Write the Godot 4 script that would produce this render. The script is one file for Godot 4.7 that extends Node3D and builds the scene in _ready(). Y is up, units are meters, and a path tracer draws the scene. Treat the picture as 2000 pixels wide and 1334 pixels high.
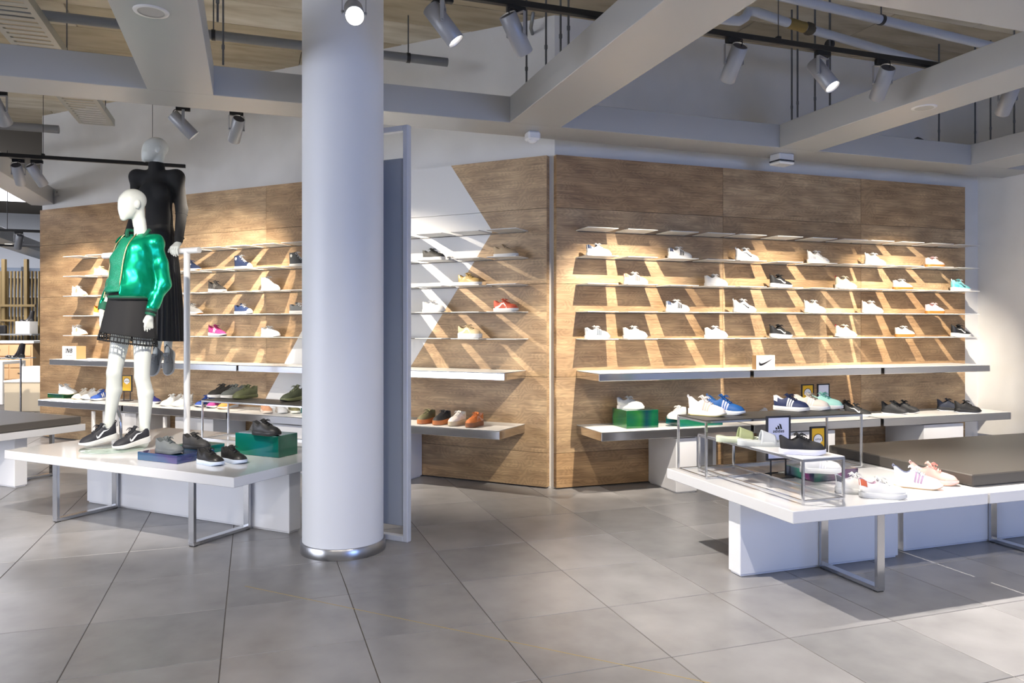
extends Node3D
# A sneaker shop: two oak walls that meet at a blunt corner, shoe shelves, display tables, two mannequins.
# World: x runs along the oak wall beyond the right table, -z points into that wall, y is up; metres.

const FOC := 1474.0          # focal length in pixels of the 2000 x 1334 frame
const HOR := 638.0           # pixel row of the horizon
const EYE := 1.4
const TH := 0.3303           # the camera is turned this far to the right
const ROWS := [2.237, 2.002, 1.766, 1.531, 1.297]
var WL := Transform3D(Basis(Vector3.UP, -PI / 4), Vector3.ZERO)   # frame of the left oak wall (x along it, z out of it)
var WR := Transform3D.IDENTITY
var names := {}
var mats := {}
var meshes := {}
var shoe_n := 0

# ---------- pixels to places ----------
func ray(px, py):
	var u = (px - 1000.0) / FOC
	var v = -(py - HOR) / FOC
	return Vector3(cos(TH) * u + sin(TH), v, sin(TH) * u - cos(TH))

func at_y(px, py, h):
	var r = ray(px, py)
	return Vector3(0, EYE, 0) + r * ((h - EYE) / r.y)

func at_z(px, py, z):
	var r = ray(px, py)
	return Vector3(0, EYE, 0) + r * (z / r.z)

func at_n(px, py, n):      # on a plane parallel to the left oak wall; returns wall coordinates
	var r = ray(px, py)
	var nn = Vector3(-1, 0, 1) / sqrt(2.0)
	return WL.inverse() * (Vector3(0, EYE, 0) + r * (n / nn.dot(r)))

# ---------- mesh builder ----------
class MB:
	var st := SurfaceTool.new()
	var sm := false
	func _init(smooth = false):
		st.begin(Mesh.PRIMITIVE_TRIANGLES)
		sm = smooth
	func tri(a, b, c):      # counter-clockwise seen from outside
		st.set_smooth_group(0 if sm else -1)
		st.add_vertex(a)
		st.add_vertex(c)
		st.add_vertex(b)
	func quad(a, b, c, d):
		tri(a, b, c)
		tri(a, c, d)
	func otri(a, b, c, o):
		if (b - a).cross(c - a).dot((a + b + c) / 3.0 - o) < 0.0:
			tri(a, c, b)
		else:
			tri(a, b, c)
	func oquad(a, b, c, d, o):
		if (b - a).cross(c - a).dot((a + b + c + d) / 4.0 - o) < 0.0:
			quad(a, d, c, b)
		else:
			quad(a, b, c, d)
	func box(o, size, bev = 0.0, bs = Basis()):
		var h = size * 0.5
		bev = minf(bev, minf(h.x, minf(h.y, h.z)) * 0.9)
		var p = func(sx, sy, sz, ax): return o + bs * Vector3(sx * (h.x - (bev if ax != 0 else 0.0)), sy * (h.y - (bev if ax != 1 else 0.0)), sz * (h.z - (bev if ax != 2 else 0.0)))
		for s in [-1, 1]:
			oquad(p.call(s, -1, -1, 0), p.call(s, 1, -1, 0), p.call(s, 1, 1, 0), p.call(s, -1, 1, 0), o)
			oquad(p.call(-1, s, -1, 1), p.call(1, s, -1, 1), p.call(1, s, 1, 1), p.call(-1, s, 1, 1), o)
			oquad(p.call(-1, -1, s, 2), p.call(1, -1, s, 2), p.call(1, 1, s, 2), p.call(-1, 1, s, 2), o)
		if bev <= 0.0:
			return
		for s in [-1, 1]:
			for t in [-1, 1]:
				oquad(p.call(s, t, -1, 0), p.call(s, t, 1, 0), p.call(s, t, 1, 1), p.call(s, t, -1, 1), o)
				oquad(p.call(s, -1, t, 0), p.call(s, 1, t, 0), p.call(s, 1, t, 2), p.call(s, -1, t, 2), o)
				oquad(p.call(-1, s, t, 1), p.call(1, s, t, 1), p.call(1, s, t, 2), p.call(-1, s, t, 2), o)
				for q in [-1, 1]:
					otri(p.call(s, t, q, 0), p.call(s, t, q, 1), p.call(s, t, q, 2), o)
	func tube(path, r, seg = 8, closed = false):
		var n = path.size()
		var rings = []
		var side = Vector3.ZERO
		for i in n:
			var d
			if closed:
				d = (path[(i + 1) % n] - path[(i - 1 + n) % n]).normalized()
			else:
				d = (path[mini(i + 1, n - 1)] - path[maxi(i - 1, 0)]).normalized()
			if side == Vector3.ZERO:
				side = d.cross(Vector3.UP if absf(d.y) < 0.9 else Vector3.RIGHT).normalized()
			else:
				side = (side - d * side.dot(d)).normalized()
			var up = side.cross(d)
			var rr = r[i] if r is Array else r
			var ring = []
			for k in seg:
				var a = TAU * k / seg
				ring.append(path[i] + (side * cos(a) + up * sin(a)) * rr)
			rings.append(ring)
		for i in (n if closed else n - 1):
			for k in seg:
				var k2 = (k + 1) % seg
				var j = (i + 1) % n
				var c = (path[i] + path[j]) * 0.5
				oquad(rings[i][k], rings[i][k2], rings[j][k2], rings[j][k], c)
		if not closed:
			var was = sm
			sm = false
			for k in seg:
				otri(path[0], rings[0][k], rings[0][(k + 1) % seg], path[1])
				otri(path[n - 1], rings[n - 1][k], rings[n - 1][(k + 1) % seg], path[n - 2])
			sm = was
	func lathe(prof, seg = 24, xf = Transform3D()):      # prof: Vector2(radius, height), going up on the outside
		for i in prof.size() - 1:
			for k in seg:
				var a = TAU * k / seg
				var b = TAU * (k + 1) / seg
				var p = prof[i]
				var q = prof[i + 1]
				var A = xf * Vector3(cos(a) * p.x, p.y, -sin(a) * p.x)
				var B = xf * Vector3(cos(b) * p.x, p.y, -sin(b) * p.x)
				var C = xf * Vector3(cos(b) * q.x, q.y, -sin(b) * q.x)
				var D = xf * Vector3(cos(a) * q.x, q.y, -sin(a) * q.x)
				if p.x < 1e-6:
					tri(A, C, D)
				elif q.x < 1e-6:
					tri(A, B, C)
				else:
					quad(A, B, C, D)
	func prism(poly, z0, z1, xf = Transform3D()):
		var area = 0.0
		for i in poly.size():
			area += poly[i].cross(poly[(i + 1) % poly.size()])
		var pts = PackedVector2Array(poly)
		if area < 0:
			pts.reverse()
		var ix = Geometry2D.triangulate_polygon(pts)
		for i in range(0, ix.size(), 3):
			var a = pts[ix[i]]
			var b = pts[ix[i + 1]]
			var c = pts[ix[i + 2]]
			if (b - a).cross(c - a) < 0:
				var t = b
				b = c
				c = t
			tri(xf * Vector3(a.x, a.y, z1), xf * Vector3(b.x, b.y, z1), xf * Vector3(c.x, c.y, z1))
			tri(xf * Vector3(a.x, a.y, z0), xf * Vector3(c.x, c.y, z0), xf * Vector3(b.x, b.y, z0))
		for i in pts.size():
			var a = pts[i]
			var b = pts[(i + 1) % pts.size()]
			quad(xf * Vector3(a.x, a.y, z0), xf * Vector3(b.x, b.y, z0), xf * Vector3(b.x, b.y, z1), xf * Vector3(a.x, a.y, z1))
	func grid(g, flip = false, wrap = false):
		for i in g.size() - 1:
			var m = g[i].size()
			for j in (m if wrap else m - 1):
				var k = (j + 1) % m
				if flip:
					quad(g[i][j], g[i][k], g[i + 1][k], g[i + 1][j])
				else:
					quad(g[i][j], g[i + 1][j], g[i + 1][k], g[i][k])
	func done():
		st.generate_normals()
		return st.commit()

# ---------- scene helpers ----------
func numbered(n):
	names[n] = names.get(n, -1) + 1
	return n if names[n] == 0 else "%s_%03d" % [n, names[n]]

func thing(called, label, category, at = Vector3.ZERO, turn = 0.0, group = ""):
	var o = Node3D.new()
	o.name = numbered(called)
	add_child(o)
	o.position = at
	o.rotation.y = turn
	tag(o, label, category, group)
	return o

func tag(o, label, category, group = "", kind = ""):
	if label:
		o.set_meta("label", label)
	if category:
		o.set_meta("category", category)
	if group:
		o.set_meta("group", group)
	if kind:
		o.set_meta("kind", kind)
	return o

func part(parent, called, mesh, material, xf = Transform3D.IDENTITY):
	var o = MeshInstance3D.new()
	o.name = called if parent != self else numbered(called)
	o.mesh = mesh
	o.material_override = material
	o.transform = xf
	parent.add_child(o, true)
	return o

func struct(called, mesh, material, xf = Transform3D.IDENTITY):
	var o = part(self, called, mesh, material, xf)
	o.set_meta("kind", "structure")
	return o

func box_mesh(size, bev = 0.003, at = Vector3.ZERO):
	var key = "box%s%s%s" % [size, bev, at]
	if not meshes.has(key):
		var m = MB.new()
		m.box(at, size, bev)
		meshes[key] = m.done()
	return meshes[key]

func boxpart(parent, called, at, size, material, bev = 0.003, bs = Basis()):
	return part(parent, called, box_mesh(size, bev), material, Transform3D(bs, at))

func tubepart(parent, called, path, r, material, seg = 8):
	var m = MB.new(true)
	m.tube(path, r, seg)
	return part(parent, called, m.done(), material)

func mat(hex, rough = 0.6, metal = 0.0, opt = {}):
	var key = "%s %s %s %s" % [hex, rough, metal, opt]
	if mats.has(key):
		return mats[key]
	var m = StandardMaterial3D.new()
	m.albedo_color = Color(hex)
	m.roughness = rough
	m.metallic = metal
	for k in opt:
		m.set(k, opt[k])
	mats[key] = m
	return m

func textured(tex, scale, rough, hex = "ffffff", off = Vector3.ZERO, opt = {}):
	var m = StandardMaterial3D.new()
	m.albedo_color = Color(hex)
	m.albedo_texture = tex
	m.uv1_triplanar = true
	m.uv1_scale = scale
	m.uv1_offset = off
	m.roughness = rough
	for k in opt:
		m.set(k, opt[k])
	return m

func noise(freq, octaves = 4, sd = 1):
	var n = FastNoiseLite.new()
	n.noise_type = FastNoiseLite.TYPE_SIMPLEX_SMOOTH
	n.frequency = freq
	n.fractal_octaves = octaves
	n.seed = sd
	return n

func ramp_tex(freq, octaves, sd, cols, size = 512):
	var t = NoiseTexture2D.new()
	t.width = size
	t.height = size
	t.seamless = true
	t.noise = noise(freq, octaves, sd)
	var g = Gradient.new()
	var off = PackedFloat32Array()
	var cc = PackedColorArray()
	for i in cols.size():
		off.append(float(i) / (cols.size() - 1))
		cc.append(Color(cols[i]))
	g.offsets = off
	g.colors = cc
	t.color_ramp = g
	return t

func oak_tex(sd):
	var w = 1024
	var h = 512
	var warp = noise(0.0035, 3, sd)
	var fine = noise(0.02, 3, sd + 5)
	var tone = noise(0.004, 2, sd + 9)
	var by = PackedByteArray()
	by.resize(w * h * 3)
	var i = 0
	for y in h:
		for x in w:
			# rings stretched along x, and fading at the edges so that the tile meets itself
			var ex = minf(1.0, minf(x, w - x) / 60.0)
			var wv = warp.get_noise_2d(x * 0.55 * 1.0, y * 2.2) * ex
			var v = y * 0.035 + wv * 7.0
			var ring = absf(fposmod(v, 1.0) * 2.0 - 1.0)
			var st = fine.get_noise_2d(x * 0.16, y * 5.0) * (0.4 + 0.6 * ex)
			var tn = tone.get_noise_2d(x * 0.8, y * 2.6) * ex
			var k = 0.80 + 0.10 * ring + 0.13 * st + 0.13 * tn
			by[i] = int(clampf(203.0 * k, 0, 255))
			by[i + 1] = int(clampf(173.0 * (k - 0.01 + 0.02 * tn), 0, 255))
			by[i + 2] = int(clampf(134.0 * (k - 0.02 + 0.03 * tn), 0, 255))
			i += 3
	return ImageTexture.create_from_image(Image.create_from_data(w, h, false, Image.FORMAT_RGB8, by))

# ---------- spotlights ----------
func spot(at, target, label, energy, angle, col = "fff1dc", soft = 0.5, glow = 6.0, base_turn = 0.0):
	var o = thing("track_spotlight", label, "spotlight", at, base_turn, "grey track spotlights")
	var grey = mat("9b9da1", 0.42, 0.25)
	var black = mat("141415", 0.5)
	var pv = Vector3(0, -0.165, 0)
	var d = (Basis(Vector3.UP, -base_turn) * (target - at - pv)).normalized()
	var hd = Vector3(d.x, 0, d.z).normalized()
	var side = hd.cross(Vector3.UP)
	boxpart(o, "adapter", Vector3(0, -0.03, 0), Vector3(0.11, 0.034, 0.034), black, 0.004)
	var br = MB.new()
	var bb = Basis(side, Vector3.UP, side.cross(Vector3.UP))
	br.box(Vector3(0, -0.053, 0), Vector3(0.122, 0.005, 0.022), 0.001, bb)
	for s in [-1, 1]:
		br.box(Vector3(0, -0.113, 0) + side * 0.0605 * s, Vector3(0.004, 0.125, 0.022), 0.001, bb)
		br.box(pv + side * 0.0585 * s, Vector3(0.016, 0.012, 0.012), 0.003, bb)
	part(o, "bracket", br.done(), grey)
	var yb = d
	var xb = side
	var xf = Transform3D(Basis(xb, yb, xb.cross(yb)), pv)
	var r = 0.05
	var body = MB.new(true)
	body.lathe([Vector2(0.0, -0.108), Vector2(r - 0.006, -0.108)], 28, xf)
	var tube_m = MB.new(true)
	tube_m.lathe([Vector2(r - 0.004, -0.114), Vector2(r, -0.110), Vector2(r, 0.116), Vector2(r - 0.002, 0.118), Vector2(r - 0.005, 0.116), Vector2(r - 0.005, 0.092)], 28, xf)
	part(o, "housing", tube_m.done(), grey)
	part(o, "rear_cap", body.done(), mat("3b3d44", 0.5))
	var lens = MB.new(true)
	lens.lathe([Vector2(0.0, 0.098), Vector2(0.022, 0.097), Vector2(r - 0.0055, 0.092)], 28, Transform3D(xf.basis, pv))
	var lm = mat("ffffff", 0.3, 0.0, {"emission_enabled": true, "emission": Color(col), "emission_energy_multiplier": glow})
	part(o, "lamp_lens", lens.done(), lm)
	var cab = []
	for k in 9:
		var t = k / 8.0
		var a = Vector3(0.03, -0.045, 0)
		var b = pv - d * 0.108 + side * 0.01
		var c = (a + b) * 0.5 - hd * 0.06 + Vector3(0, 0.05, 0)
		cab.append(a.lerp(c, t).lerp(c.lerp(b, t), t))
	tubepart(o, "cable", cab, 0.0032, black, 6)
	if energy > 0.0:
		var l = SpotLight3D.new()
		l.name = "lamp_light"
		o.add_child(l, true)
		l.position = pv + d * 0.13
		l.basis = Basis.looking_at(d, Vector3.UP)
		l.light_color = Color(col)
		l.light_energy = energy
		l.spot_angle = angle
		l.spot_angle_attenuation = soft
		l.spot_range = 16.0
		l.spot_attenuation = 2.0
		l.light_size = 0.016
		l.shadow_enabled = true
	return o

func area(at, target, size, energy, col, called):
	var l = AreaLight3D.new()
	l.name = called
	add_child(l)
	l.position = at
	var d = (target - at).normalized()
	l.basis = Basis.looking_at(d, Vector3.UP if absf(d.y) < 0.95 else Vector3.FORWARD)
	l.area_size = size
	l.light_color = Color(col)
	l.light_energy = energy
	l.area_range = 20.0
	l.shadow_enabled = true
	return l

func _ready():
	# camera
	var cam = Camera3D.new()
	cam.name = "camera"
	add_child(cam)
	cam.position = Vector3(0, EYE, 0)
	cam.rotation.y = -TH
	cam.projection = Camera3D.PROJECTION_FRUSTUM
	cam.near = 0.05
	cam.far = 80.0
	cam.size = 2.0 * 0.05 * 667.0 / FOC
	cam.frustum_offset = Vector2(0, -(667.0 - HOR) / FOC * 0.05)
	cam.current = true
	# environment
	var we = WorldEnvironment.new()
	we.name = "world"
	var env = Environment.new()
	env.background_mode = Environment.BG_COLOR
	env.background_color = Color("50565e")
	env.tonemap_mode = Environment.TONE_MAPPER_LINEAR
	env.tonemap_exposure = 1.1
	env.sdfgi_enabled = true
	env.ssao_enabled = true
	env.ssil_enabled = true
	we.environment = env
	add_child(we)
	lights()
	structure()
	wall_units()
	tables()
	ceiling_things()
	shoes()
	mannequins()
	background()

func lights():
	var W = "fff5e9"
	var WW = "fff1de"
	# track over the middle of the shop
	spot(Vector3(-1.1, 3.2, -3.98), Vector3(-0.80, 1.15, -6.1), "grey spotlight on the long black track, above the mannequin table", 12.0, 33.0, W, 0.8)
	spot(Vector3(0.496, 3.2, -3.98), Vector3(0.12, 0.5, 0.3), "dazzling grey spotlight hanging in front of the round white column", 20.0, 42.0, W, 1.0, 30.0)
	spot(Vector3(0.971, 3.2, -3.98), Vector3(2.9, 0.3, -3.3), "grey spotlight with bright lens aimed at the table with slides", 12.0, 37.0, W, 0.8, 8.0)
	spot(Vector3(1.388, 3.2, -3.98), Vector3(3.4, 0.4, -5.2), "grey spotlight on the black track, tilted along the oak wall", 5.0, 28.0, W, 1.0)
	spot(Vector3(2.818, 3.2, -3.98), Vector3(3.1, 1.15, -6.0), "grey spotlight seen from behind, first after the wide ceiling beam", 16.5, 24.0, WW, 0.6)
	spot(Vector3(3.498, 3.2, -3.98), Vector3(4.25, 0.0, -2.0), "grey spotlight with bright lens between two spotlights seen from behind", 18.0, 38.0, W, 1.0, 8.0)
	spot(Vector3(3.989, 3.2, -3.98), Vector3(4.75, 1.15, -6.0), "grey spotlight seen from behind, in front of the beam with round speaker", 16.5, 23.0, WW, 0.6)
	spot(Vector3(5.134, 3.2, -3.98), Vector3(6.3, 1.15, -6.0), "grey spotlight half hidden by the beam with round speaker", 18.5, 24.0, WW, 0.6)
	# track behind the long beam, for the left oak wall
	spot(Vector3(-0.545, 3.217, -6.73), Vector3(1.5, 1.0, -6.95), "grey spotlight below the beam, lens turned towards the column", 15.0, 33.0, WW, 0.8)
	spot(Vector3(-0.133, 3.217, -6.73), Vector3(-0.75, 1.0, -9.1), "grey spotlight below the beam, pointing away down at the oak wall", 14.0, 36.0, WW, 0.8)
	spot(Vector3(-1.839, 3.217, -6.73), Vector3(-1.0, 0.6, -9.2), "grey spotlight cut by the picture edge below the cable tray", 8.0, 26.0, W, 1.0)
	# short track before the far end of the oak wall
	var p1 = at_y(36, 308, 3.1)
	var p2 = at_y(72, 310, 3.1)
	spot(p1, Vector3(-2.2, 0.4, -11.5), "grey spotlight on the thin suspended track, tilted away", 8.0, 30.0, W)
	spot(p2, Vector3(-1.3, 1.5, -9.8), "grey spotlight on the thin suspended track with glowing lens", 4.0, 30.0, W)
	# added fill spotlights out of view, mostly over the aisle behind the viewer
	for q in [[-2.4, -0.6, -2.6, -3.0], [-0.6, -0.6, -0.7, -2.6], [1.4, -0.6, 1.5, -2.6], [3.4, -0.6, 3.4, -1.4], [5.4, -0.6, 5.6, -2.6], [-4.2, -0.6, -4.6, -5.0], [-3.4, -3.98, -3.9, -6.3], [6.3, -3.98, 6.5, -3.2], [-2.3, -3.98, -2.4, -5.2]]:
		spot(Vector3(q[0], 3.2, q[1]), Vector3(q[2], 0, q[3]), "added grey fill spotlight out of view, aimed at the floor", 5.0, 48.0, W, 1.0)
	# the blue video wall of the shop opposite, behind the viewer
	var scr = thing("video_screen", "large blue video screen on the wall facing the shelves", "screen", Vector3(3.0, 0.0, 4.9))
	boxpart(scr, "screen_frame", Vector3(0, 1.55, 0.03), Vector3(5.3, 2.5, 0.06), mat("17181b", 0.4), 0.01)
	var nx = 8
	for i in nx:
		for j in 3:
			var c = [Color("3f7fd8"), Color("6a9af0"), Color("2f62b8"), Color("8a86e0"), Color("9db6f2")][(i * 3 + j * 2) % 5]
			boxpart(scr, "screen_panel", Vector3(-2.6 + 5.2 * (i + 0.5) / nx, 0.35 + 2.4 * (j + 0.5) / 3, -0.008), Vector3(5.2 / nx - 0.004, 0.8 - 0.004, 0.016), mat("0a0d14", 0.3, 0.0, {"emission_enabled": true, "emission": c, "emission_energy_multiplier": 1.6}), 0.0)
	area(Vector3(3.0, 1.55, 4.86), Vector3(1.0, 1.2, -5.0), Vector2(5.2, 2.4), 32.0, "93b2f0", "screen_light")
	# added, unseen glazed front far to the left, brightens ceiling and walls
	var sf = thing("added_shop_window", "added tall glazed shop front, unseen daylight source at the far left", "window", Vector3(-11.95, 0.0, -4.0), PI / 2)
	for i in 7:
		boxpart(sf, "added_window_pane", Vector3(-4.5 + 1.5 * i, 1.9, 0.0), Vector3(1.44, 3.5, 0.02), mat("e8eefc", 0.1, 0.0, {"emission_enabled": true, "emission": Color("e8eeff"), "emission_energy_multiplier": 1.6}), 0.0)
	for i in 8:
		boxpart(sf, "mullion", Vector3(-5.25 + 1.5 * i, 1.9, 0.01), Vector3(0.06, 3.6, 0.06), mat("2a2b2e", 0.4), 0.003)
	area(Vector3(-11.85, 1.9, -4.0), Vector3(0.0, 2.2, -5.0), Vector2(10.4, 3.5), 95.0, "eef2ff", "added_window_light")
	# added ceiling panel that brightens the hall beyond the left oak wall
	area(Vector3(-6.0, 4.0, -15.5), Vector3(-6.0, 0.0, -15.51), Vector2(4.0, 6.0), 34.0, "f6f6ff", "added_hall_light")
	var pan = thing("added_light_panel", "added white light panel that brightens the hall beyond", "added ceiling light", Vector3(-6.0, 4.1, -15.5))
	boxpart(pan, "light_diffuser", Vector3(0, -0.03, 0), Vector3(4.0, 0.05, 6.0), mat("ffffff", 0.5, 0.0, {"emission_enabled": true, "emission": Color("f4f4ff"), "emission_energy_multiplier": 2.0}), 0.0)

# ---------- the room ----------
func plank_polys(x0, x1, rows, cols):
	var out = []
	var g = 0.0016
	for r in rows.size() - 1:
		var cs = [x0] + cols + [x1]
		for c in cs.size() - 1:
			out.append(PackedVector2Array([Vector2(cs[c] + g, rows[r] + g), Vector2(cs[c + 1] - g, rows[r] + g), Vector2(cs[c + 1] - g, rows[r + 1] - g), Vector2(cs[c] + g, rows[r + 1] - g)]))
	return out

func structure():
	var plaster = textured(ramp_tex(0.012, 3, 3, ["d9d8d4", "e4e3df"], 256), Vector3(0.5, 0.5, 0.5), 0.75)
	var tx = [ramp_tex(0.010, 5, 11, ["888685", "949291", "9b9998", "a2a09f"]), ramp_tex(0.018, 5, 23, ["8c8a89", "969493", "9e9c9b"])]
	# floor: grout bed and single tiles
	var bed = MB.new()
	bed.box(Vector3(-2.2, -0.063, -8.0), Vector3(20.0, 0.12, 26.4))
	var fl = struct("floor", bed.done(), mat("5f5b57", 0.8))
	var tm = []
	for i in 5:
		var m = textured(tx[i % 2], Vector3(0.55, 0.55, 0.55), 0.30, ["f6f8fc", "eceef2", "f1f3f7", "e7eaee", "f9fbff"][i], Vector3(0.13 * i, 0, 0.31 * i), {"uv1_world_triplanar": true, "metallic_specular": 0.45})
		tm.append(m)
	var tile = box_mesh(Vector3(0.5975, 0.012, 0.5975), 0.0018)
	var rest = MB.new()
	var rng = RandomNumberGenerator.new()
	rng.seed = 7
	var near = []
	for i in range(-19, 11):
		for j in range(-19, 14):
			var p = Vector3(1.075 + 0.602 * (i + 0.5), -0.006, -4.612 - 0.602 * (j + 0.5))
			if p.x > 7.3:
				continue
			if p.z < -6.25 and p.x - p.z > 9.2:
				continue
			var v = p - Vector3(0, EYE, 0)
			var dp = v.x * sin(TH) - v.z * cos(TH)
			var sx = 1000.0 + FOC * (v.x * cos(TH) + v.z * sin(TH)) / maxf(dp, 0.1)
			var seen = dp > 2.3 and dp < 11.5 and sx > -250 and sx < 2250
			near.append([0 if seen else 1, dp, p])
	near.sort_custom(func(a, b): return a[0] * 1000.0 + a[1] < b[0] * 1000.0 + b[1])
	for k in near.size():
		if k < 295 and near[k][0] == 0:
			part(fl, "tile", tile, tm[rng.randi() % 5], Transform3D(Basis(), near[k][2]))
		else:
			rest.box(near[k][2], Vector3(0.5975, 0.012, 0.5975))
	var rs = part(fl, "tile", rest.done(), tm[0])
	rs.set_meta("kind", "stuff")
	# brass marking line set in the floor
	var q0 = at_y(590, 1168, 0.0)
	var q1 = at_y(1385, 1334, 0.0)
	var ln = MB.new()
	var dd = (q1 - q0).normalized()
	ln.box((q0 + q1) * 0.5 + Vector3(0, 0.0006, 0), Vector3(q0.distance_to(q1) + 0.8, 0.001, 0.004), 0.0, Basis(dd, Vector3.UP, dd.cross(Vector3.UP)))
	var tape = part(self, "floor_marking_line", ln.done(), mat("b09a62", 0.5))
	tag(tape, "thin yellowish line running across the floor tiles", "floor marking")
	# ceiling of board-marked concrete
	var cs = MB.new()
	cs.box(Vector3(-2.2, 4.22, -8.0), Vector3(20.0, 0.2, 26.4))
	var ce = struct("ceiling", cs.done(), mat("5d574c", 0.9))
	var ct = [ramp_tex(0.008, 5, 41, ["b0a690", "c6bda9", "d3ccba", "ded8ca"]), ramp_tex(0.011, 5, 47, ["b5ab96", "cac2b0", "d8d1c1"])]
	var cm = []
	for i in 4:
		cm.append(textured(ct[i % 2], Vector3(0.25, 0.6, 0.9), 0.85, ["ffffff", "ece6da", "f6f2ea", "dfd8ca"][i], Vector3(0.3 * i, 0.2 * i, 0.37 * i), {"uv1_world_triplanar": true}))
	for j in 21:
		var z = -1.2 - j * 0.52
		var x = -7.2 - 0.9 * (j % 3)
		while x < 7.3:
			var w = minf(2.85, 7.35 - x)
			if w > 0.1:
				boxpart(ce, "concrete_board", Vector3(x + w / 2, 4.113 + 0.003 * rng.randf(), z), Vector3(w - 0.008, 0.03, 0.512), cm[rng.randi() % 4], 0.004)
			x += 2.85
	# left oak wall
	var woods = [oak_tex(2), oak_tex(17)]
	var om = []
	for i in 4:
		om.append(textured(woods[i % 2], Vector3(0.62, 1.22, 0.62), 0.5, ["ffffff", "f4efe9", "ffffff", "efe6dc"][i], Vector3(0.37 * i, 0.29 * i, 0)))
	var white = mat("dededc", 0.45)
	var wl = MB.new()
	wl.box(Vector3(-6.10, 2.06, -6.19), Vector3(7.112, 4.12, 0.30))
	var WA = struct("wall_left", wl.done(), plaster, WL)
	var rows = [0.012, 0.31, 0.965, 1.77, 2.425, 2.88]
	var chev = PackedVector2Array([Vector2(-3.555, 2.885), Vector2(-3.12, 2.251), Vector2(-4.718, 0.0), Vector2(-6.25, 0.0), Vector2(-4.70, 2.251), Vector2(-5.13, 2.885)])
	var k = 0
	for pl in plank_polys(-9.608, -2.592, rows, [-7.9, -5.798]):
		for w in Geometry2D.clip_polygons(pl, chev):
			var m = MB.new()
			m.prism(w, -6.04, -5.98)
			part(WA, "oak_panel", m.done(), om[k % 4])
			k += 1
		for w in Geometry2D.intersect_polygons(pl, chev):
			var m = MB.new()
			m.prism(w, -6.04, -5.98)
			part(WA, "white_panel", m.done(), white)
	# right oak wall
	var wr = MB.new()
	wr.box(Vector3((2.472 + 7.6) / 2, 2.06, -6.22), Vector3(7.6 - 2.472, 4.12, 0.30))
	var WB = struct("wall_right", wr.done(), plaster)
	for pl in plank_polys(2.462, 7.139, rows, [4.137, 5.75]):
		var m = MB.new()
		m.prism(pl, -6.07, -6.01)
		part(WB, "oak_panel", m.done(), om[k % 4])
		k += 1
	struct("wall_side", box_mesh(Vector3(0.2, 4.2, 11.6), 0.0), plaster, Transform3D(Basis(), Vector3(7.49, 2.07, -0.6)))
	struct("wall_front", box_mesh(Vector3(19.9, 4.2, 0.2), 0.0), plaster, Transform3D(Basis(), Vector3(-2.3, 2.07, 5.06)))
	struct("wall_far", box_mesh(Vector3(0.2, 4.2, 26.4), 0.0), plaster, Transform3D(Basis(), Vector3(-12.1, 2.07, -8.0)))
	struct("wall_back", box_mesh(Vector3(19.9, 4.2, 0.2), 0.0), mat("cfd3d8", 0.7), Transform3D(Basis(), Vector3(-2.3, 2.07, -21.1)))
	# boxed beams hanging below the ceiling
	var bm = mat("acadad", 0.36, 0.0, {"metallic_specular": 0.6})
	var beams = [
		[Vector3(-2.3, 3.05, -5.615), Vector3(19.4, 0.2, 0.37)],
		[Vector3(-2.3, 3.05, -2.68), Vector3(19.4, 0.2, 0.40)],
		[Vector3(-0.453, 3.05, -4.155), Vector3(0.405, 0.2, 2.55)],
		[Vector3(2.055, 3.05, -4.155), Vector3(0.42, 0.2, 2.55)],
		[Vector3(4.515, 3.05, -4.155), Vector3(0.41, 0.2, 2.55)],
		[Vector3(6.755, 3.05, -4.155), Vector3(0.47, 0.2, 2.55)],
		[Vector3(-2.535, 3.05, -8.45), Vector3(0.29, 0.2, 5.3)],
		[Vector3(-4.41, 3.05, -12.9), Vector3(0.48, 0.2, 14.2)],
		[Vector3(-2.95, 3.05, -4.155), Vector3(0.41, 0.2, 2.55)],
		[Vector3(-7.0, 3.05, -12.9), Vector3(0.48, 0.2, 14.2)],
	]
	for i in beams.size():
		struct("trim_%d" % (i + 1), box_mesh(beams[i][1], 0.003), bm, Transform3D(Basis(), beams[i][0]))

func column():
	var co = thing("round_column", "thick round white column standing on the tiled floor", "column", Vector3(0.537, 0, -4.848))
	var col = MB.new(true)
	col.lathe([Vector2(0.251, 0.0), Vector2(0.251, 4.10)], 64)
	part(co, "shaft", col.done(), mat("e6e9ee", 0.45))
	var ring = MB.new(true)
	ring.lathe([Vector2(0.262, 0.0), Vector2(0.263, 0.002), Vector2(0.263, 0.066), Vector2(0.261, 0.068), Vector2(0.252, 0.068)], 64)
	part(co, "foot_ring", ring.done(), mat("b9babd", 0.28, 1.0))

# ---------- shelves and benches on the walls ----------
const RX := [2.644, 3.021, 3.43, 3.808, 4.145, 4.551, 4.946, 5.311, 5.636, 6.017, 6.403, 6.753]
const LS := [8.765, 8.361, 7.987, 7.612, 7.238, 6.864, 6.49, 6.114, 5.741, 5.362, 4.967, 4.572, 4.176, 3.781, 3.406, 3.049]
const NUM := ["one", "two", "three", "four", "five"]
const ORD := ["first", "second", "third", "fourth", "fifth", "sixth", "seventh", "eighth", "ninth", "tenth", "eleventh", "twelfth", "thirteenth", "fourteenth", "fifteenth", "sixteenth"]

func shelf(fr, a, y, n, w, wall):
	var o = thing("shoe_shelf", wall[0], "shelf", fr * Vector3(a + w / 2, y, n), fr.basis.get_euler().y, wall[1])
	var wm = mat("dcdcda", 0.35)
	boxpart(o, "plate", Vector3(0, -0.004, 0.127), Vector3(w, 0.007, 0.25), wm, 0.0015)

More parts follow.
